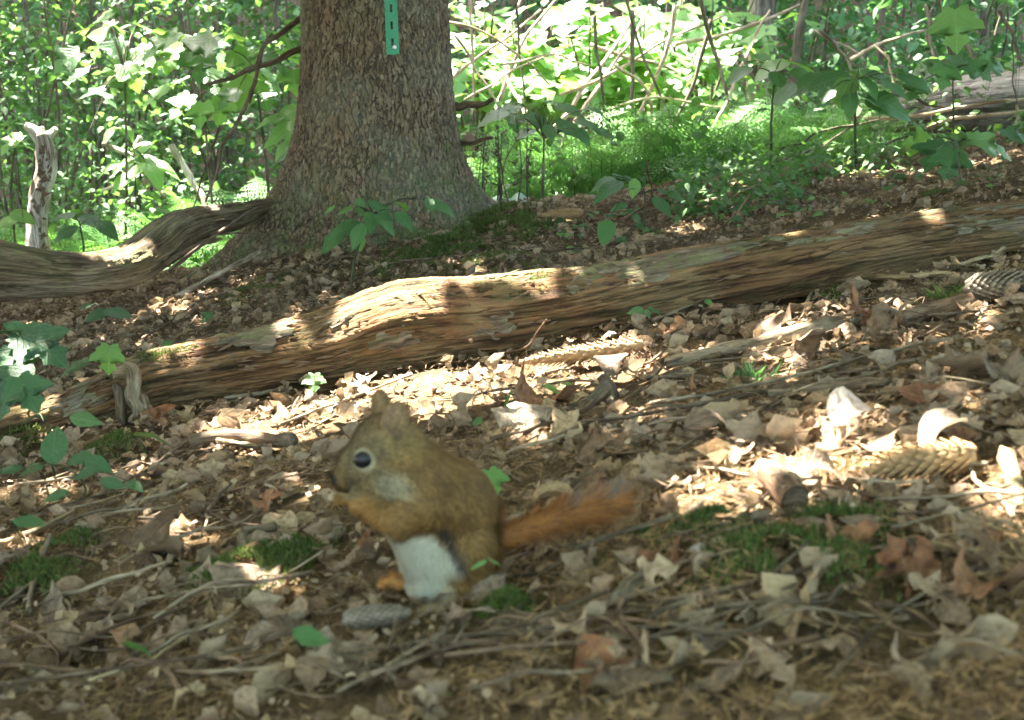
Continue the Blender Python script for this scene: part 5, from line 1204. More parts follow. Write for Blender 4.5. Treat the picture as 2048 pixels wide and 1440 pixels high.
TW = [
 ([(1228, 818, 0, D1), (1220, 785, 0, D1 + .004), (1206, 752, 0, D1 + .008)], 34, 26, M_TWIG, 'short upright broken stub standing behind the squirrel tail'),
 ([(1216, 765, 0, D1 - .005), (1180, 800, 0, D1 - .01), (1140, 812, 0, D1 - .02)], 22, 9, M_POLED, 'curved bark sliver leaning off the upright broken stub'),
 ([(1010, 725), (1055, 690, .03), (1092, 640, .07)], 7, 4, M_TWIGR, 'reddish twig leaning up against the front of the log'),
 ([(900, 738), (925, 712, .02), (942, 682, .045)], 9, 10, M_TWIGR, 'short orange-brown broken stub in front of the log'),
 ([(560, 870), (690, 820), (825, 768)], 8, 7, M_TWIGP, 'straight pale twig glaring in the sunlit litter behind the squirrel ears'),
 ([(682, 778), (735, 805), (770, 815)], 10, 8, M_TWIGP, 'short pale twig just below the log left of the bright band'),
 ([(280, 1035), (345, 990), (445, 968)], 10, 7, M_TWIGY, 'bent yellow-green twig left of the squirrel'),
 ([(95, 1232), (215, 1200, .02), (345, 1165, .02)], 14, 9, M_TWIGP, 'forked tan twig over the dark hollow in the left foreground'),
 ([(128, 1215, .012), (160, 1265, .008)], 11, 9, M_TWIGG, 'stubby fork under the tan twig in the left foreground'),
 ([(60, 1255), (78, 1180, .015), (98, 1070, .03)], 14, 14, M_TWIGG, 'blue-grey lichen-covered stick upright in the left foreground'),
 ([(0, 1245), (60, 1200), (130, 1145)], 8, 7, M_TWIGG, 'thin grey twig rising at the left edge of the foreground'),
 ([(0, 1118), (80, 1085), (150, 1048)], 18, 9, M_TWIGY, 'pale split stick sunlit at the left edge'),
 ([(495, 1135), (505, 1088), (552, 1082)], 22, 20, M_TWIGG, 'crooked mossy stub with a pale tip left of the squirrel'),
 ([(1228, 1242), (1280, 1200), (1335, 1165)], 34, 44, M_TWIGG, 'stout greyish broken stick below the squirrel tail'),
 ([(1225, 1220), (1110, 1260), (1062, 1290), (1085, 1340), (1150, 1402)], 12, 11, M_TWIGG, 'crooked brownish twig bent like a knee at the bottom'),
 ([(775, 1402), (810, 1350), (850, 1305)], 12, 13, M_TWIGG, 'greenish twig cut by the bottom edge below the squirrel'),
 ([(730, 1365), (775, 1385), (790, 1400)], 10, 12, M_TWIGG, 'short fork beside the greenish bottom twig'),
 ([(690, 1345), (900, 1320), (1050, 1300), (1250, 1262), (1400, 1232), (1550, 1190), (1720, 1142), (1830, 1120)], 11, 13, M_TWIG, 'long rough dark branchlet running right across the foreground'),
 ([(880, 1265), (980, 1285), (1060, 1285), (1220, 1245), (1350, 1200)], 13, 10, M_TWIG, 'curved brown branchlet below the squirrel'),
 ([(1655, 1405), (1720, 1335), (1785, 1270), (1850, 1232)], 12, 10, M_TWIGG, 'pale grey straight twig in the lower right corner'),
 ([(1640, 1005), (1720, 1018), (1790, 1040), (1870, 1110), (1960, 1172)], 10, 12, M_TWIGR, 'orange twig turning dark towards the lower right'),
 ([(1930, 962), (1962, 1005, .012), (2000, 1035), (2028, 1072)], 10, 12, M_TWIGP, 'pale zigzag twig beside the yellow cone'),
 ([(1890, 1050), (1960, 1072), (2060, 1100)], 8, 7, M_TWIGY, 'pale straw-coloured twig at the right edge, uppermost of the row'),
 ([(1940, 1082), (2000, 1098), (2060, 1118)], 8, 7, M_TWIGY, 'pale straw-coloured twig at the right edge above the orange scrap'),
 ([(1830, 1120), (1950, 1145), (2060, 1162)], 14, 9, M_TWIGY, 'pale stick at the right edge below the orange scrap'),
 ([(2008, 945), (2025, 1000), (2045, 1050)], 34, 30, M_TWIGY, 'bare yellow wood chip glaring in the sun at the right edge'),
 ([(1290, 962), (1370, 918), (1450, 878)], 8, 7, M_TWIGG, 'grey twig slanting over the big lobed oak leaf'),
 ([(1050, 892), (1120, 855, .02), (1180, 812, .03), (1220, 770, .05)], 13, 14, M_TWIG, 'forked grey-brown branch behind the squirrel back'),
 ([(1112, 912, .008), (1098, 875, .015), (1080, 840, .03)], 10, 10, M_TWIGG, 'short grey side twig rising left of the forked branch'),
 ([(1125, 850, .02), (1145, 868, .015), (1172, 890, .008)], 9, 9, M_TWIGG, 'short pale side twig crossing the forked branch'),
 ([(1232, 872, .008), (1226, 835, .02), (1218, 800, .04)], 13, 12, M_TWIGP, 'pale prop twig under the standing rolled leaf'),
 ([(1100, 905), (1180, 868), (1260, 815), (1330, 770), (1400, 742)], 9, 6, M_TWIGR, 'long thin brown twig rising from the squirrel back to the right'),
 ([(1120, 880), (1320, 850), (1520, 808), (1700, 765), (1830, 745)], 9, 12, M_TWIG, 'long straight twig, lower of two parallel across the right side'),
 ([(1300, 832), (1480, 800), (1640, 765), (1720, 742), (1900, 700)], 10, 8, M_TWIGP, 'long straight twig, upper of two parallel across the right side'),
 ([(1540, 812), (1640, 800), (1770, 790)], 22, 18, M_TWIGG, 'thick grey-green stick under the long parallel twigs'),
 ([(1330, 748), (1420, 728), (1500, 708), (1600, 685), (1680, 668)], 24, 30, M_TWIGP, 'stout pale stick half buried in front of the log at the right'),
 ([(1800, 662), (1870, 642), (1945, 625)], 34, 42, M_TWIGR, 'stout brown stick at the right in front of the lichen cone'),
 ([(1870, 556), (1940, 540), (1985, 528), (2015, 515, .02)], 10, 12, M_TWIGY, 'yellow peeled twig with a forked end in front of the log at the right'),
 ([(1300, 662), (1390, 632, .02), (1440, 588, .05)], 9, 7, M_TWIGG, 'lichen-crusted twig leaning on the log near the tiny seedling'),
 ([(1560, 578), (1680, 560), (1830, 540), (1990, 515)], 8, 8, M_TWIGG, 'grey twig along the foot of the log at the right'),
 ([(1600, 568), (1622, 590), (1615, 622)], 11, 9, M_TWIGP, 'short bent twig hanging from the foot of the log'),
 ([(1660, 565), (1750, 572), (1900, 566)], 13, 12, M_TWIGY, 'yellowish smooth stick lying parallel to the log'),
 ([(380, 905), (470, 895), (585, 905)], 32, 30, M_TWIG, 'thick brown stick lying in the litter left of the squirrel head'),
 ([(395, 892), (450, 905), (520, 915)], 16, 12, M_TWIGY, 'cream peeled strip along the thick brown stick'),
 ([(350, 595, 0, 3.35), (430, 552, 0, 3.48), (520, 503, 0, 3.62)], 15, 12, M_POLE, 'pale peeled stick leaning on the left root of the spruce'),
 ([(285, 690), (350, 650), (430, 590)], 8, 6, M_TWIGR, 'thin reddish twig behind the left end of the log'),
 ([(400, 612), (540, 570), (700, 522), (850, 505)], 8, 5, M_TWIG, 'long dark root-like twig below the spruce foot'),
 ([(640, 548), (720, 500, .02), (800, 450, .05)], 8, 5, M_TWIGG, 'straight grey twig leaning at the mossy trunk foot'),
 ([(690, 582), (780, 540), (900, 525), (1060, 512), (1200, 508)], 7, 5, M_TWIG, 'long thin dark twig just behind the log'),
 ([(725, 600), (745, 575, .02), (760, 555, .04)], 6, 4, M_TWIGR, 'short red twig sticking up behind the log'),
 ([(1405, 418), (1490, 392), (1570, 360)], 14, 9, M_TWIGP, 'pale decayed stick on the slope behind the log'),
 ([(1690, 362), (1750, 345), (1805, 326)], 8, 7, M_TWIGY, 'thin yellowish stick on the slope at the right'),
 ([(1420, 478), (1460, 440, .05), (1500, 390, .1)], 6, 4, M_TWIGR, 'slender reddish twig rising behind the log'),
 ([(1190, 470), (1260, 430, .05), (1298, 320, .22)], 5, 4, M_TWIGR, 'thin dry stem standing by the oval-leaved seedling'),
 ([(1100, 655), (1140, 672), (1240, 655), (1360, 640)], 7, 5, M_TWIG, 'thin dark twig at the foot of the log'),
 ([(560, 800), (580, 790, .02), (620, 782, .01)], 6, 6, M_TWIGY, 'small arched yellow twig at the foot of the log'),
 ([(505, 810), (498, 785, .03)], 8, 6, M_TWIG, 'stub of a twig upright at the foot of the log'),
 ([(450, 815), (540, 800), (640, 770)], 9, 12, M_TWIGP, 'split pale twig running up to the tiny maple seedling'),
 ([(1700, 990), (1780, 1000), (1850, 995)], 9, 9, M_TWIGP, 'pale twig below the yellow cone'),
 ([(1960, 1180), (1930, 1120), (1900, 1080)], 12, 8, M_TWIGG, 'dark forked twig at the lower right'),
 ([(1820, 1260), (1920, 1230), (2050, 1200)], 9, 8, M_TWIG, 'dull twig lying in the lower right needles'),
 ([(380, 1040), (480, 1070), (560, 1082)], 7, 7, M_TWIG, 'thin brown twig ending at the mossy stub'),
 ([(380, 900), (300, 960), (200, 1010), (60, 1060)], 9, 7, M_TWIG, 'long dull twig slanting down the left side'),
 ([(0, 1405), (250, 1370), (480, 1335), (620, 1290)], 11, 8, M_TWIG, 'blurred long twig along the bottom left'),
 ([(180, 1400), (330, 1340), (430, 1270)], 9, 8, M_TWIGY, 'thin pale twig in the bottom left corner'),
 ([(840, 1165, .004), (770, 1062, .03)], 4, 3, M_TWIG, 'thin dark stem crossing before the squirrel white belly')]
for t in TW: stick(*t)
TWG = {}
k = 0
while k < 110:
    px, py = rng.uniform(20, 2030), rng.uniform(470, 1400)
    if py < np.interp(px, [0, 500, 1000, 2048], [620, 570, 450, 345]): continue
    lt = np.interp(px, [r[0] for r in LOGROWS], [r[1] for r in LOGROWS]); lb = np.interp(px, [r[0] for r in LOGROWS], [r[2] for r in LOGROWS])
    if lt - 40 < py < lb + 40: continue
    if 600 < px < 1020 and 820 < py < 1230: continue
    p = gp(px, py); d = float((p - CAM) @ FWD); a = rng.normal(.1, .7) + (math.pi if rng.uniform() < .5 else 0); L_ = rng.uniform(.04, .17)
    P = []
    for f in (-.5, -.15, .2, .5):
        x_, y_ = p[0] + math.cos(a) * L_ * f + rng.normal(0, .006), p[1] + math.sin(a) * L_ * f + rng.normal(0, .006); P.append([x_, y_, float(g(x_, y_)) + rng.uniform(.010, .022)])
    if any(abs(q[1] - 2.08 - 0.02) < .13 for q in P): continue
    w = rng.uniform(.0008, .0022); mt = [M_TWIG, M_TWIGG, M_TWIGP, M_TWIGR][rng.integers(4)]
    b = Buf(); b.add(*tube(P, [w, w * .9, w * .8, w * .55], 7, 24, .3, .0012, k))
    if rng.uniform() < .5:
        q = np.array(P[1]); b.add(*tube([q, q + np.array([math.cos(a + .8), math.sin(a + .8), .25]) * L_ * .25], [w * .6, w * .35], 5, 8, .1))
    o = link('twig', b.mesh('twig', mt, origin=P[0]), None, Matrix.Translation(Vector(P[0])))
    c = {M_TWIG: 'brown', M_TWIGG: 'lichen-grey', M_TWIGP: 'pale', M_TWIGR: 'reddish'}[mt]; w_ = where(px, py)
    tag(o, placed(f'slender {c} twig', px, py), 'twig', f'{c} twigs {w_}'); k += 1

# cut stick end facing the camera
def cut_stick():
    p = gp(1590, 1028); p[2] += .012
    q = p + np.array([-.012, .05, .010]); root = thing('cut_stick', p); tag(root, 'short dark stick with its round broken end facing out of the bright litter', 'stick')
    r = 31 / F * float((p - CAM) @ FWD)
    b = Buf(); b.add(*tube([p, (p + q) / 2, q], [r, r * 1.02, r * .9], 22, 24, .1, 0, 7, cap=False)); link('bark', b.mesh('bark', M_TWIGR), root, world=True)
    th = np.linspace(0, 2 * np.pi, 22, endpoint=False); ax = (q - p) / np.linalg.norm(q - p); u = np.cross(ax, [0, 0, 1]); u /= np.linalg.norm(u); w = np.cross(u, ax)
    V = [p + ax * .003]; T = []
    for j, rr in enumerate((.5, .9)):
        V += [p + (u * math.cos(t) + w * math.sin(t)) * r * rr + ax * (.002 if j == 0 else 0) for t in th]
    for k in range(22):
        a = (k + 1) % 22; T += [(0, 1 + a, 1 + k), (1 + k, 1 + a, 23 + a), (1 + k, 23 + a, 23 + k)]
    b = Buf(); b.add(V, T, L=(np.array(V) - p)); link('end_face', b.mesh('end_face', M_TWIG), root, world=True)
cut_stick()

# ================================================================== SPRUCE CONES
def cone_scale_mesh(mat):
    u = np.linspace(0, 1, 5); w = np.array([.35, .5, .48, .30, .03]); V = []; L = []
    for a, q in zip(u, w):
        for s in (-1, 0, 1): V.append([a, s * q * .5, .10 * (1 - abs(s)) + .12 * a * a]); L.append([a, s * q, 0])
    for a, q in zip(u, w):
        for s in (-1, 0, 1): V.append([a, s * q * .48, .10 * (1 - abs(s)) + .12 * a * a - .05]); L.append([a * .5, s * q, 0])
    T = []
    for o, fl in ((0, 0), (15, 1)):
        for i in range(4):
            for j in range(2):
                k = o + i * 3 + j; t = [(k, k + 3, k + 4), (k, k + 4, k + 1)]; T += [x[::-1] for x in t] if fl else t
    return mesh_from('cone_scale', V, T, mat, True, luv=L)
SC = {m.name: cone_scale_mesh(m) for m in (M_CONE, M_CONEG)}
def cone(px0, py0, px1, py1, wpx, mat, label, lift=None):
    """from the base (px0,py0) to the tip (px1,py1)"""
    A, B = gp(px0, py0), gp(px1, py1); d = float((A - CAM) @ FWD); r = wpx / 2 / F * d
    A[2] += r * .75 + .012; B[2] += r * .55 + .012
    ax = B - A; Ln = np.linalg.norm(ax); ax /= Ln; u = np.cross(ax, [0, 0, 1.0]); u /= np.linalg.norm(u); w = np.cross(u, ax)
    root = thing('spruce_cone', A - [0, 0, r]); tag(root, label, 'cone')
    b = Buf(); b.add(*tube([A, (A + B) / 2, B], [r * .55, r * .7, r * .25], 10, 14, 0, 0)); link('core', b.mesh('core', mat), root, world=True)
    n = 160
    for k in range(n):
        f = (k + .5) / n; th = k * 2.39996; rr = r * .74 * (math.sin(math.pi * min(1, f * .72 + .26)) ** .6)
        rad = u * math.cos(th) + w * math.sin(th); p = A + ax * Ln * (f * .95) + rad * rr
        X = ax * .90 + rad * rng.uniform(.28, .42); X /= np.linalg.norm(X); Y = np.cross(rad, X); Y /= np.linalg.norm(Y); Z = np.cross(X, Y)
        s = r * (.72 if f < .85 else .5) * rng.uniform(.9, 1.08)
        link('scale', SC[mat.name], root, mat4(np.stack([X, Y, Z], -1), p - X * s * .15, s))
cone(1945, 962, 1722, 985, 74, M_CONE, 'large yellow-brown spruce cone lying in the sun at the right')
cone(690, 1285, 822, 1268, 46, M_CONEG, 'weathered grey spruce cone in the foreground below the squirrel')
cone(1285, 722, 1040, 752, 40, M_CONE, 'tan spruce cone in the sun along the foot of the log')
cone(1165, 444, 1082, 446, 24, M_CONE, 'brown spruce cone on the needles right of the spruce foot')
cone(1935, 615, 2060, 600, 58, M_CONEG, 'lichen-grey spruce cone at the right edge in front of the log')
cone(1790, 655, 1700, 668, 30, M_CONEG, 'small old cone lying beside the stout brown stick')

# ================================================================== MOSS
def moss(px, py, wpx, hpx, n, label, ln=.0065, mat=M_MOSS):
    P = []
    c = gp(px, py)
    d = float((c - CAM) @ FWD)
    b = Buf(); a_ = wpx / 2 / F * d; hh = abs(gp(px, py - hpx / 2)[1] - gp(px, py + hpx / 2)[1]) / 2
    x = c[0] + np.clip(rng.normal(0, .5, n), -1.3, 1.3) * a_; y = c[1] + np.clip(rng.normal(0, .5, n), -1.3, 1.3) * hh
    q = fbm(np.stack([x * 25, y * 25, 0 * x], -1), 9, 2); keep = q > -.05; x, y, q = x[keep], y[keep], q[keep]; n = len(x)
    e = np.exp(-(((x - c[0]) / a_) ** 2 + ((y - c[1]) / hh) ** 2) * 1.2)
    Pq = np.stack([x, y, g(x, y) + .002 + .016 * e + .006 * q], -1)
    v = np.array([[0, -.13, 0], [0, .13, 0], [1, 0, 0], [.5, 0, .1]]); t = np.array([(0, 2, 3), (3, 2, 1), (0, 3, 1)])
    V, T = scatter(v, t, rots(rng.uniform(0, 6.28, n), rng.normal(-.95, .4, n), rng.uniform(-3, 3, n)), Pq, ln * rng.uniform(.6, 1.5, n)); b.add(V, T)
    o = link('moss_patch', b.mesh('moss_patch', mat, origin=c), None, Matrix.Translation(V3(c))); tag(o, label, 'moss', kind='stuff')
for a in [(100, 1140, 170, 120, 2600, 'bright green moss cushion at the left foreground'), (525, 1150, 280, 90, 3600, 'green moss patch around the crooked stub left of the squirrel'), (1010, 1245, 110, 44, 1400, 'dark green moss tuft below the squirrel'), (1255, 1115, 130, 60, 1500, 'grassy green moss beside the stout stick'), (1430, 1075, 200, 60, 1900, 'thin green moss under the bright litter band'),
          (1560, 1130, 420, 150, 2600, 'sparse olive moss threaded through the needles at the lower right'), (1640, 1090, 260, 70, 2600, 'green moss running over the needles at the right'), (1000, 535, 260, 50, 2600, 'green moss bank just behind the log'), (800, 545, 160, 40, 1300, 'small moss tufts between spruce foot and log'), (930, 505, 110, 24, 900, 'green moss hump at the front of the spruce roots'), (520, 585, 160, 40, 1200, 'thin moss at the left spruce root'), (20, 905, 120, 60, 1200, 'yellow-green moss at the left edge'), (220, 905, 120, 40, 900, 'thin moss before the left end of the log'), (1850, 412 - 6, 120, 24, 900, 'dark moss tuft on top of the slope behind the log'), (1680, 600, 60, 20, 300, 'small moss tuft in front of the log')]:
    moss(*a)
moss(1000, 455, 190, 70, 5000, 'olive and rusty moss covering the right root of the spruce', .014)
moss(860, 500, 200, 60, 3600, 'dull moss at the front of the spruce base', .012)
def log_moss(px, a0, wpx, spread, n, ln=.008):
    b = Buf()
    p = px + np.clip(rng.normal(0, .5, n), -1.2, 1.2) * wpx / 2; a = a0 + rng.normal(0, spread, n)
    Pq = np.array([log_point(u, w)[0] for u, w in zip(p, a)]); N = np.array([log_point(u, w)[1] for u, w in zip(p, a)])
    q = fbm(Pq * 30, 5, 2); k = q > -.2; Pq, N = Pq[k], N[k]; n = len(Pq)
    X = N + rng.normal(0, .55, (n, 3)); X /= np.linalg.norm(X, axis=1)[:, None]; Y = np.cross(X, rng.normal(0, 1, (n, 3))); Y /= np.linalg.norm(Y, axis=1)[:, None]
    v = np.array([[0, -.13, 0], [0, .13, 0], [1, 0, 0], [.5, 0, .1]]); t = np.array([(0, 2, 3), (3, 2, 1), (0, 3, 1)])
    V, T = scatter(v, t, np.stack([X, Y, np.cross(X, Y)], -1), Pq - N * .004, ln * rng.uniform(.7, 1.6, n)); b.add(V, T)
    o = link('moss', b.mesh('moss', M_MOSS), LOG, world=True); o['kind'] = 'stuff'
for a in [(300, 15, 110, 24, 3200), (400, 5, 200, 18, 2000), (1080, 25, 190, 26, 4200), (980, 8, 160, 14, 1600), (1535, 20, 130, 20, 2000), (1840, -5, 130, 16, 1200), (900, 0, 200, 10, 500), (1350, 0, 200, 18, 600), (600, -10, 160, 14, 500), (1650, 20, 400, 40, 500), (240, 5, 60, 16, 500)]: log_moss(*a)

# low grass-like tufts and orange needle twigs
def tuft(px, py, n, ln, mat, label, cat):
    c = gp(px, py); b = Buf(); d = float((c - CAM) @ FWD)
    v = np.array([[0, -.03, 0], [0, .03, 0], [.55, .02, .1], [1, 0, 0.02]]); t = np.array([(0, 2, 1), (2, 3, 1)])
    P = c + rng.normal(0, ln / F * d * .25, (n, 3)) * [1, 1, 0]; P[:, 2] = g(P[:, 0], P[:, 1]) + .004
    V, T = scatter(v, t, rots(rng.uniform(0, 6.28, n), rng.normal(-.5, .35, n), rng.normal(0, .5, n)), P, ln / F * d * rng.uniform(.6, 1.1, n)); b.add(V, T)
    o = link('needle_sprig', b.mesh('needle_sprig', mat, origin=c), None, Matrix.Translation(V3(c))); tag(o, label, cat)
tuft(1505, 775, 70, 60, M_DARKG, 'dark green spruce needle sprig on the litter right of the bright band', 'sprig')
tuft(1690, 960, 90, 50, M_TWIGY, 'orange spruce needle sprig by the standing sunlit leaf', 'sprig')
tuft(1765, 925, 50, 44, M_MOSS, 'green needle sprig behind the yellow cone', 'sprig')
tuft(1290, 735, 80, 50, M_TWIGR, 'rusty dead sprig in front of the log', 'sprig')
tuft(1680, 605, 40, 40, M_MOSS, 'green grass tuft in front of the log at the right', 'sprig')
tuft(1900, 608, 60, 60, M_MOSS, 'green tuft beside the lichen-grey cone', 'sprig')
# white glint, modelled as a tiny pale bead at the end of the mossy stub
c0 = gp(562, 1090, .012)
V_, T_, Q_, L_ = tube([c0, c0 + [.002, -.001, .004]], [.0018, .0012], 8, 5); b = Buf(); b.add(V_, T_, Q_, L_)
mt = NT('white_glint'); o = link('white_glint', b.mesh('white_glint', mt.surf((.85, .87, .9), .2, None, .6), origin=c0), None, Matrix.Translation(V3(c0))); tag(o, 'tiny white bead standing for a glint at the tip of the mossy stub', 'glint')
# ================================================================== THE SQUIRREL
def surface_nets(phi, org, h):
    s = phi < 0; nx, ny, nz = phi.shape
    acc = np.zeros((nx - 1, ny - 1, nz - 1, 3), np.float32); cnt = np.zeros((nx - 1, ny - 1, nz - 1), np.float32)
    cs = [(i, j, k) for i in (0, 1) for j in (0, 1) for k in (0, 1)]
    sl = lambda c: tuple(slice(c[a], c[a] + phi.shape[a] - 1) for a in range(3))
    for a in cs:
        for ax in range(3):
            if a[ax]: continue
            b_ = list(a); b_[ax] = 1; b_ = tuple(b_)
            pa, pb = phi[sl(a)], phi[sl(b_)]; m = (pa < 0) != (pb < 0)
            t = pa[m] / (pa[m] - pb[m]); pos = np.tile(np.array(a, np.float32), (len(t), 1)); pos[:, ax] += t
            acc[m] += pos; cnt[m] += 1
    mask = cnt > 0; idx = np.full(mask.shape, -1, np.int64); idx[mask] = np.arange(mask.sum())
    V = (np.argwhere(mask) + acc[mask] / cnt[mask][:, None]) * h + org
    Q = []
    for ax in range(3):
        o1, o2 = [(1, 2), (2, 0), (0, 1)][ax]
        a = [slice(1, -1)] * 3; b_ = [slice(1, -1)] * 3; a[ax] = slice(0, -1); b_[ax] = slice(1, None)
        sa, sb = s[tuple(a)], s[tuple(b_)]; m = sa != sb; I = np.argwhere(m)
        off = np.ones(3, int); off[ax] = 0; I = I + off
        def cell(d1, d2):
            J = I.copy(); J[:, o1] -= d1; J[:, o2] -= d2; return idx[J[:, 0], J[:, 1], J[:, 2]]
        q = np.stack([cell(1, 1), cell(0, 1), cell(0, 0), cell(1, 0)], -1); fl = ~sa[m]
        q[fl] = q[fl][:, ::-1]; Q.append(q)
    Q = np.concatenate(Q); return V, Q[(Q >= 0).all(1)]

def squirrel():
    foot = gp(885, 1200); D = float((foot - CAM) @ FWD); U = D / F          # metres per unit; units are counted in photograph pixels at this distance
    base = np.array([foot[0], foot[1], float(g(foot[0], foot[1])) + .002])
    # local units: u right, w towards the camera, v up;  origin at the feet
    def wld(P): P = np.asarray(P, float); return np.stack([P[:, 0] + 9, -P[:, 2], P[:, 1] * 1.05], -1) * U
    K = lambda px, py, w: np.array([px - 885.0, 1200.0 - py, w])
    h = 2.5
    org = np.array([-262.0, -22.0, -120.0]); dim = (int(640 / h), int(440 / h), int(250 / h))
    gx = org[0] + np.arange(dim[0]) * h; gy = org[1] + np.arange(dim[1]) * h; gz = org[2] + np.arange(dim[2]) * h
    phi = np.full(dim, 60.0, np.float32)
    def put(fn, lo, hi, k):
        i0 = [max(0, int((lo[a] - 30 - org[a]) / h)) for a in range(3)]; i1 = [min(dim[a], int((hi[a] + 30 - org[a]) / h) + 2) for a in range(3)]
        X, Y, Z = np.meshgrid(gx[i0[0]:i1[0]], gy[i0[1]:i1[1]], gz[i0[2]:i1[2]], indexing='ij')
        d = fn(np.stack([X, Y, Z], -1)).astype(np.float32); s_ = tuple(slice(i0[a], i1[a]) for a in range(3)); p = phi[s_]
        q = np.clip(.5 + .5 * (p - d) / k, 0, 1); phi[s_] = p * (1 - q) + d * q - k * q * (1 - q)
    def cap(A, ra, B, rb, k=14):
        A, B = np.array(A, float), np.array(B, float); ab = B - A; L2 = ab @ ab
        put(lambda P: np.linalg.norm(P - A - np.clip((P - A) @ ab / L2, 0, 1)[..., None] * ab, axis=-1) - (ra + (rb - ra) * np.clip((P - A) @ ab / L2, 0, 1)), np.minimum(A, B) - max(ra, rb), np.maximum(A, B) + max(ra, rb), k)
    def ell(C, r, k=14, yaw=0.0, tilt=0.0):
        C = np.array(C, float); r = np.array(r, float); cy, sy, ct, st = math.cos(yaw), math.sin(yaw), math.cos(tilt), math.sin(tilt)
        Rm = np.array([[cy, 0, sy], [0, 1, 0], [-sy, 0, cy]]) @ np.array([[ct, -st, 0], [st, ct, 0], [0, 0, 1]])
        def f(P):
            q = (P - C) @ Rm; a = np.linalg.norm(q / r, axis=-1); b_ = np.linalg.norm(q / r ** 2, axis=-1) + 1e-6; return a * (a - 1) / b_
        m = r.max(); put(f, C - m, C + m, k)
    # trunk of the body
    cap(K(815, 965, 0), 66, K(862, 1010, -4), 84, 20); ell(K(898, 1032, -6), (88, 100, 84), 22, tilt=.25); ell(K(905, 1105, -6), (80, 88, 82), 22)
    cap(K(828, 1050, 22), 56, K(858, 1150, 24), 48, 20); ell(K(862, 1160, 10), (52, 42, 62), 16)
    # head
    ell(K(772, 902, 6), (64, 64, 56), 14, tilt=.35); cap(K(752, 908, 12), 56, K(712, 935, 22), 38, 16); cap(K(715, 932, 22), 35, K(688, 956, 29), 19, 14); ell(K(678, 957, 31), (12, 12, 12), 10)
    ell(K(752, 945, 38), (42, 36, 30), 16); ell(K(738, 950, -14), (36, 34, 28), 14); cap(K(725, 965, 24), 22, K(698, 974, 28), 11, 12)
    cap(K(780, 905, 4), 56, K(838, 966, 0), 66, 18)
    # ears: thin cupped shells
    ell(K(792, 843, 45), (29, 34, 7), 4, yaw=.42, tilt=-.30); ell(K(756, 834, -34), (20, 31, 7), 5, yaw=-.2, tilt=.04)
    ell(K(752, 980, 34), (46, 26, 30), 14)
    # arms and hands
    ell(K(850, 992, 52), (52, 56, 36), 18); cap(K(845, 1005, 60), 42, K(803, 1026, 74), 30, 12); cap(K(803, 1026, 74), 29, K(728, 1000, 56), 15, 10); cap(K(728, 1000, 56), 14, K(700, 990, 50), 11, 6)
    cap(K(815, 1020, -46), 34, K(768, 1032, -40), 24, 12); cap(K(768, 1032, -40), 22, K(716, 1004, 2), 13, 10); cap(K(716, 1004, 2), 12, K(692, 992, 12), 10, 6)
    for (px, py, w), sg in (((700, 990, 50), 1), ((692, 992, 12), -1)):
        for j in range(4):
            a = K(px - 4, py - 6 + 5.5 * j, w - sg * 2 * j); m_ = K(px - 19, py - 9 + 6.2 * j, w - sg * (1 + 2 * j)); e = K(px - 30, py - 4 + 5.5 * j, w - sg * (9 + 2 * j))
            cap(a, 4.6, m_, 3.9, 3); cap(m_, 3.9, e, 3.0, 2)
        cap(K(px + 2, py + 10, w - sg * 8), 4.2, K(px - 12, py + 12, w - sg * 14), 3.2, 3)
    # thighs, hind feet
    ell(K(932, 1112, 48), (52, 76, 44), 14, tilt=-.1); cap(K(922, 1160, 62), 30, K(900, 1172, 68), 24, 12)
    cap(K(950, 1186, 60), 15, K(882, 1192, 74), 11, 8); cap(K(835, 1150, -48), 42, K(838, 1170, -40), 26, 12); cap(K(840, 1176, -20), 16, K(800, 1170, -8), 12, 8)
    for (px, py, w), sg in (((882, 1192, 74), 1), ((800, 1168, -8), -1)):
        for j in range(5):
            z = w + (j - 2) * 6; cap(K(px, py, z), 6.2, K(px - 22, py + 1, z - 2), 4.6, 3); cap(K(px - 22, py + 1, z - 2), 4.6, K(px - 35, py + 6, z - 3), 3.2, 2)
    # tail
    TP = [K(955, 1100, -20), K(1000, 1086, -26), K(1060, 1064, -26), K(1120, 1042, -22), K(1180, 1022, -16), K(1222, 1012, -10)]
    TPr = [24, 15, 12, 11, 9, 5]
    for k in range(5): cap(TP[k], TPr[k], TP[k + 1], TPr[k + 1], 10)
    V, Q = surface_nets(phi, org, h)
    for _ in range(2):   # light relaxation
        A = np.zeros_like(V); c = np.zeros(len(V))
        for a, b_ in ((0, 1), (1, 2), (2, 3), (3, 0)):
            np.add.at(A, Q[:, a], V[Q[:, b_]]); np.add.at(c, Q[:, a], 1); np.add.at(A, Q[:, b_], V[Q[:, a]]); np.add.at(c, Q[:, b_], 1)
        V = V * .5 + .5 * A / c[:, None]
    def ss(x, a, b_): t = np.clip((x - a) / (b_ - a), 0, 1); return t * t * (3 - 2 * t)
    EYE = K(731, 914, 66)
    def coat(P):
        """pelage: olive-brown back, orange limbs and tail, white belly, throat and eye ring, dark flank line; shade painted in at the ears"""
        u, v, w = P[:, 0], P[:, 1], P[:, 2]; px, py = u + 885, 1200 - v
        n = vnoise(P / 22.0, 71)[:, None] + .8 * vnoise(P * [1 / 9., 1 / 16., 1 / 9.], 73)[:, None]
        c = np.tile(np.array([[.165, .090, .027]]), (len(P), 1)) * (1 + .20 * n)
        def lay(m, col): nonlocal c; c = c * (1 - m[:, None]) + np.array(col) * m[:, None]
        lay(.6 * (1 - ss(np.hypot(px - 715, py - 880), 45, 95)), (.135, .105, .055))       # greyer brow
        lay(.55 * (1 - ss(np.hypot(px - 805, py - 875), 25, 60)), (.24, .155, .05))        # warm behind the ear
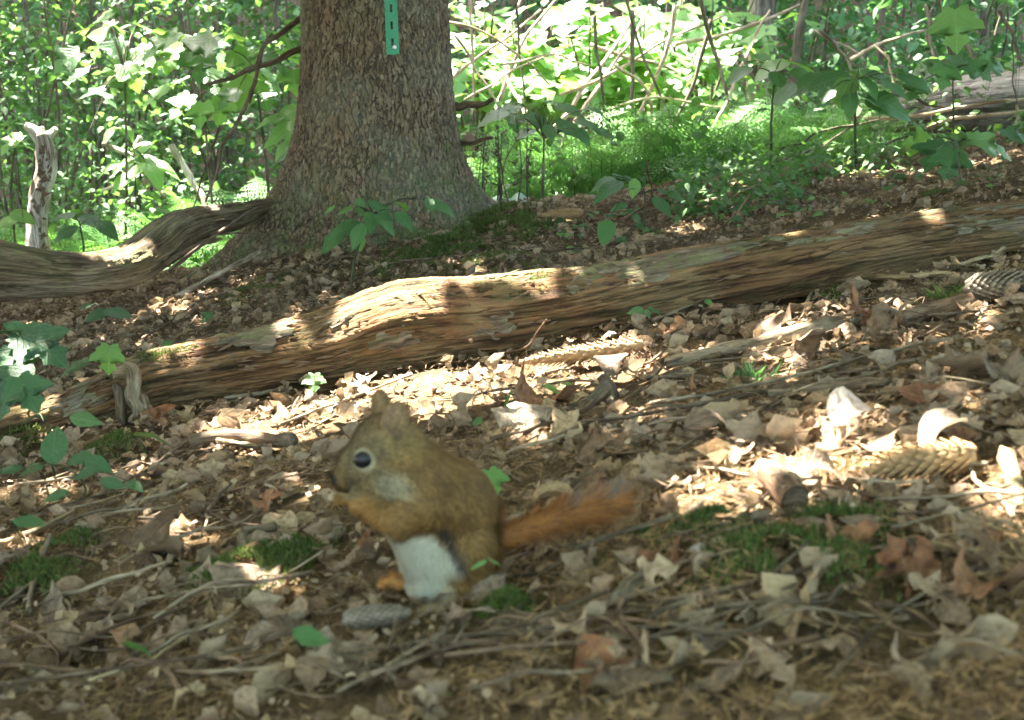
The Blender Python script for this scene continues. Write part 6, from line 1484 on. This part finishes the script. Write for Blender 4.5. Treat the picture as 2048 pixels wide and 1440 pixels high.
        lay(ss(py, 806, 800) + .6 * ((py < 866) & (px > 735) & (px < 830) & (np.abs(w) > 22)), (.20, .115, .05))
        lay(.75 * (1 - ss(np.abs(px - 772 - (py - 820) * .12), 3, 9)) * ss(py, 862, 850) * (py > 800), (.07, .045, .022))  # dark gap between the ears: shade painted into the coat
        # shoulder and forearm
        arm = (1 - ss(np.abs(py - (1012 + (px - 760) * .22)), 24, 52)) * ss(px, 900, 860) * ss(px, 690, 720) * ss(w, 20, 45)
        lay(.7 * arm, (.20, .108, .032)); lay(.75 * (1 - ss(px, 745, 815)) * ss(py, 978, 992), (.25, .118, .030))
        lay(.8 * ss(w, -10, -30) * ss(py, 1040, 1000) * ss(px, 800, 780) * ss(py, 975, 990), (.30, .14, .035))
        # throat and cheek
        th = (1 - ss(np.hypot((px - 782 - (py - 962) * .3) / 1.15, (py - 962) / .8), 8, 50)) * ss(w, 5, 25) * (py < 1000); lay(np.clip(th * .65, 0, 1), (.34, .295, .185))
        ck = (1 - ss(np.hypot((px - 712) / 1.3, py - 968), 6, 44)) * (py < 990); lay(.5 * ck, (.19, .145, .075))
        # belly
        edge = 903 + 12 * np.sin(py / 17.0) + 14 * vnoise(P / 13.0, 81) - np.clip(1085 - py, 0, 60) * .25
        be = ss(px, edge + 14, edge - 22) * ss(py + 9 * vnoise(P / 10.0, 83), 1036, 1066) * (1 - ss(py, 1212, 1235)); be = be * ss(w, -70, -35); lay(be, (.52, .48, .345))
        lay(.75 * be * ss(px, 868, 900) * ss(py, 1100, 1135), (.36, .25, .10))
        fl = (1 - ss(np.abs(px - (882 + (py - 1025) * .45)), 4, 17)) * ss(py, 1012, 1030) * (1 - ss(py, 1095, 1120)) * ss(w, 10, 30); lay(.9 * fl, (.035, .030, .026))
        # feet
        lay(ss(py, 1150, 1162) * ss(px, 838, 818) * ss(w, 40, 25), (.40, .19, .05)); lay(.7 * ss(py, 1170, 1182) * ss(w, 45, 60), (.28, .16, .055))
        # tail
        lay(ss(px, 972, 1000) * ss(py, 1120, 1112) * (py > 930), (.27, .104, .026))
        # eye ring, nose, painted shade in the ear crease
        dE = np.hypot((px - 731) / 1.08, py - 913); lay(.8 * ss(dE, 23, 18.5) * (.55 + .45 * np.clip(np.abs((px - 731) * .75 + (py - 913) * .65) / 14, 0, 1)) * ss(w, 25, 40), (.34, .285, .17))
        lay((1 - ss(np.hypot(px - 668, py - 956), 5, 11)), (.05, .035, .03))
        lay(.3 * (1 - ss(np.hypot((px - 706), (py - 985) * 2.2), 10, 26)) * (py < 990) * (py > 970), (.10, .075, .045))
        lay((1 - ss(np.hypot((px - 788) / .8, py - 868), 5, 19)) * ss(w, 34, 42) * .6, (.05, .03, .02))  # dark crease at the ear base, shade painted as colour
        lay(.8 * ss(w, 40, 45) * ss(py, 858, 846) * (px > 755), (.235, .135, .065))
        return np.clip(c, .01, .9)
    root = thing('squirrel', base); tag(root, 'brown squirrel with white belly sitting upright, paws at its mouth, orange tail behind', 'squirrel')
    m = NT('squirrel_skin'); ca = m.n('Attribute', attribute_name='col').outputs['Color']
    me = mesh_from('body', wld(V), None, m.surf(m.mix(.35, ca, (.05, .035, .02), 'MIX'), .85, None, .15), True, col=coat(V), Q=Q)
    body = bpy.data.objects.new('body', me); COL.objects.link(body); body.parent = root
    # ---- fur strands
    T = np.concatenate([Q[:, [0, 1, 2]], Q[:, [0, 2, 3]]])
    N_ = np.cross(V[T[:, 1]] - V[T[:, 0]], V[T[:, 2]] - V[T[:, 0]]); ar = np.linalg.norm(N_, axis=1); N_ /= ar[:, None] + 1e-9
    VN = np.zeros_like(V)
    for a in range(3): np.add.at(VN, T[:, a], N_ * ar[:, None])
    VN /= np.linalg.norm(VN, axis=1)[:, None] + 1e-9
    def strands(n, wt, Lf, wid, lie, jit, segs=1):
        p = ar * wt; p = p / p.sum(); f = rng.choice(len(T), n, p=p); a = rng.uniform(0, 1, (n, 2)); fl = a.sum(1) > 1; a[fl] = 1 - a[fl]
        w3 = np.stack([1 - a.sum(1), a[:, 0], a[:, 1]], -1)[..., None]
        P = (V[T[f]] * w3).sum(1); Nn = (VN[T[f]] * w3).sum(1); Nn /= np.linalg.norm(Nn, axis=1)[:, None]
        px, py = P[:, 0] + 885, 1200 - P[:, 1]
        # lie of the coat: back over the head, down the body, along arms and tail
        fl = np.stack([.35 + 0 * px, -1 + 0 * px, 0 * px], -1)
        hd = ss(py, 985, 955) * ss(px, 850, 800); fl = fl * (1 - hd[:, None]) + np.array([.9, -.1 , 0]) * hd[:, None]
        hi = ((py < 862) & (px > 735) & (px < 830)); fl[hi] = [.1, .8, 0]
        am = (px < 870) & (py > 985) & (py < 1062) & (P[:, 2] > 15); fl[am] = [-.8, -.25, .15]
        tl = (px > 985) & (py < 1112); fl[tl] = [.97, .16, 0]
        ft = (py > 1165) & (px < 900); fl[ft] = [-1, -.1, 0]
        fl = fl + rng.normal(0, jit, fl.shape)
        t = fl - Nn * (fl * Nn).sum(1)[:, None]; t /= np.linalg.norm(t, axis=1)[:, None] + 1e-9
        d = t * lie + Nn * (1 - lie); d /= np.linalg.norm(d, axis=1)[:, None]
        L_ = Lf(P) * rng.uniform(.65, 1.25, n); s = np.cross(d, Nn); s /= np.linalg.norm(s, axis=1)[:, None] + 1e-9
        wd = wid * rng.uniform(.7, 1.3, n)
        col0 = coat(P); br = ss(col0.mean(1), .16, .30)[:, None]; col = np.where(rng.uniform(0, 1, n) < .12, rng.uniform(.2, .4, n), rng.uniform(.6, 1.7, n))[:, None] * (1 + .3 * vnoise(P * [1 / 7., 1 / 14., 1 / 7.], 75))[:, None]; col = col0 * (col * (1 - br) + br * (.70 + .45 * rng.uniform(0, 1, (n, 1))) * (1 + .18 * vnoise(P * [1 / 6., 1 / 30., 1 / 6.], 85))[:, None])
        return P, d, t, Nn, s, L_[:, None], wd[:, None], col
    B_ = []
    def Lbody(P):
        px, py = P[:, 0] + 885, 1200 - P[:, 1]
        L_ = np.full(len(P), 24.0); hd = ss(py, 985, 950) * ss(px, 850, 790); L_ = L_ * (1 - hd) + 13.0 * hd
        L_[(px < 735) & (py < 985)] *= .72; L_[np.hypot(px - 731, py - 913) < 27] = 5; L_[(py < 862) & (px > 735) & (px < 830)] = 6
        L_[(px < 722) & (py > 976)] = 4.5; L_[(py > 1172) & (px < 900) & (P[:, 1] < 26)] = 5
        be = (py > 1060) & (px < 905) & (px > 800); L_[be] = 22
        return L_
    cen = V[T].mean(1); pxc, pyc = cen[:, 0] + 885, 1200 - cen[:, 1]
    near = np.where(cen[:, 2] > -45, 1.0, .35); near = near * np.where(np.hypot(pxc - 731, pyc - 913) < 17, .0, 1.0); near *= np.where((pxc < 726) & (pyc > 978) & (pyc < 1012), .5, 1)
    near_b = near * np.where((pxc > 985) & (pyc < 1112), .25, 1)
    B_.append(strands(130000, near_b, Lbody, 1.15, .78, .30))
    tailw = np.where((pxc > 980) & (pyc < 1112), 1.0, 0)
    B_.append(strands(20000, tailw, lambda P: (22 + 24 * np.clip((P[:, 0] - 110) / 160, 0, 1)) * rng.uniform(.5, 1.6, len(P)), .8, .58, .38))
    VV, CC, NN = [], [], []
    for P, d, t, Nn, s, L_, wd, col in B_:
        tipp = P + d * L_ - Nn * L_ * .10
        VV.append(np.stack([P - s * wd - Nn * .6, P + s * wd - Nn * .6, tipp], 1).reshape(-1, 3)); CC.append(np.stack([col * .8, col * .8, col * 1.08], 1).reshape(-1, 3))
        NN.append(np.repeat(Nn * .7 + d * .3 + rng.normal(0, .16, Nn.shape) * (col.mean(1) < .25)[:, None], 3, 0))
    # frosty dark guard hairs fringing the tail and its upturned tip
    n = 5200; f = rng.uniform(0, 1, n); i = np.clip((f * 5).astype(int), 0, 4); ff = f * 5 - i; TPa = np.array(TP)
    P = TPa[i] * (1 - ff[:, None]) + TPa[i + 1] * ff[:, None]; a = rng.uniform(0, 6.283, n)
    rad = np.stack([.0 * a, np.cos(a), np.sin(a)], -1); ax = np.array([.95, .2, 0]); d = ax * .75 + rad * .6; d /= np.linalg.norm(d, axis=1)[:, None]
    L_ = rng.uniform(30, 58, n)[:, None] * (.55 + .45 * np.minimum(1, f * 2.5))[:, None]; s = np.cross(d, [0, 0, 1.0]); s /= np.linalg.norm(s, axis=1)[:, None]
    col = np.where(rng.uniform(0, 1, n)[:, None] < .5, [[.26, .11, .035]], [[.09, .06, .04]])
    # curled wisp on the upper side, about two thirds along
    n2 = 1500; f2 = rng.uniform(.55, 1, n2); P2 = np.array([np.interp(f2, np.linspace(0, 1, 6), TPa[:, k]) for k in range(3)]).T + np.stack([0 * f2, rng.uniform(8, 20, n2), rng.normal(0, 8, n2)], -1)
    d2 = np.stack([rng.uniform(.2, .95, n2), rng.uniform(.25, .7, n2), rng.normal(0, .2, n2)], -1); d2 /= np.linalg.norm(d2, axis=1)[:, None]
    L2 = rng.uniform(18, 52, n2)[:, None]; s2 = np.cross(d2, [0, 0, 1.0]); s2 /= np.linalg.norm(s2, axis=1)[:, None]; col2 = np.where(rng.uniform(0, 1, n2)[:, None] < .6, [[.10, .085, .075]], [[.26, .15, .07]])
    for P, d, s, L_, col in ((P, d, s, L_, col), (P2, d2, s2, L2, col2)):
        VV.append(np.stack([P - s * .8, P + s * .8, P + d * L_], 1).reshape(-1, 3)); CC.append(np.repeat(col * rng.uniform(.7, 1.3, (len(P), 1)), 3, 0)); NN.append(np.repeat(np.cross(s, d) * np.sign(np.cross(s, d)[:, 2:3] + 1e-6) + [0, .5, .3], 3, 0))
    VV, CC, NN = np.concatenate(VV), np.concatenate(CC), np.concatenate(NN)
    m = NT('fur'); ca = m.n('Attribute', attribute_name='col').outputs['Color']
    me = mesh_from('fur', wld(VV), np.arange(len(VV)).reshape(-1, 3), m.surf(ca, .62, None, .22, ca, .12), True, col=CC)
    Nw = np.stack([NN[:, 0], -NN[:, 2], NN[:, 1]], -1); Nw /= np.linalg.norm(Nw, axis=1)[:, None] + 1e-12
    me.normals_split_custom_set_from_vertices(Nw.tolist())
    fur = bpy.data.objects.new('fur', me); COL.objects.link(fur); fur.parent = root; fur['kind'] = 'stuff'
    # ---- eye
    def surf_w(px, py):
        i, j = int((px - 885 - org[0]) / h), int((1200 - py - org[1]) / h); q = np.nonzero(phi[i, j] < 0)[0]; return org[2] + q.max() * h
    we = surf_w(731, 913); th = np.linspace(0, np.pi, 15); ph = np.linspace(0, 2 * np.pi, 28, endpoint=False); VVe = []
    for a in th:
        for b_ in ph: VVe.append([19.5 * math.sin(a) * math.cos(b_), 16.5 * math.sin(a) * math.sin(b_), 15 * math.cos(a)])
    VVe = np.array(VVe); c_, s_ = math.cos(.25), math.sin(.25); VVe = VVe @ np.array([[c_, s_, 0], [-s_, c_, 0], [0, 0, 1]]) + K(731, 914, we - 5.0)
    i = np.arange(14)[:, None] * 28; j = np.arange(28)[None]; Qe = np.stack([i + j, i + 28 + j, i + 28 + (j + 1) % 28, i + (j + 1) % 28], -1).reshape(-1, 4)
    m = NT('eye'); e = bpy.data.objects.new('eye', mesh_from('eye', wld(VVe), None, m.surf((.010, .008, .007), .30, None, .25), True, Q=Qe)); COL.objects.link(e); e.parent = root
    # ---- whiskers
    m = NT('whisker'); wm = m.surf((.04, .035, .03), .5, None, .3)
    for k in range(8):
        p = K(696 + rng.uniform(-4, 6), 962 + 1.5 * k - 6, 46); q = p + np.array([rng.uniform(10, 34), rng.uniform(-26, 14), rng.uniform(26, 44)])
        Vt, Tt, Qt, Lt = tube([p, (p + q) / 2 + [0, 3, 0], q], [.42, .3, .12], 4, 8, cap=False); o = bpy.data.objects.new('whisker', mesh_from('whisker', wld(Vt), None, wm, True, Q=Qt)); COL.objects.link(o); o.parent = root
    # ---- morsel between the paws (a thing of its own)
    c = base + wld(K(668, 992, 30)[None])[0]
    Vt, Tt, Qt, Lt = tube([c + [-.0035, 0, -.002], c, c + [.0035, 0, .002]], [.0025, .0042, .0026], 12, 12, .18, 0, 3); b = Buf(); b.add(Vt, Tt, Qt, Lt)
    o = link('food_morsel', b.mesh('food_morsel', M_TWIGP, origin=c), None, Matrix.Translation(V3(c))); tag(o, 'small tan morsel of food held in the squirrel paws', 'food')
squirrel()
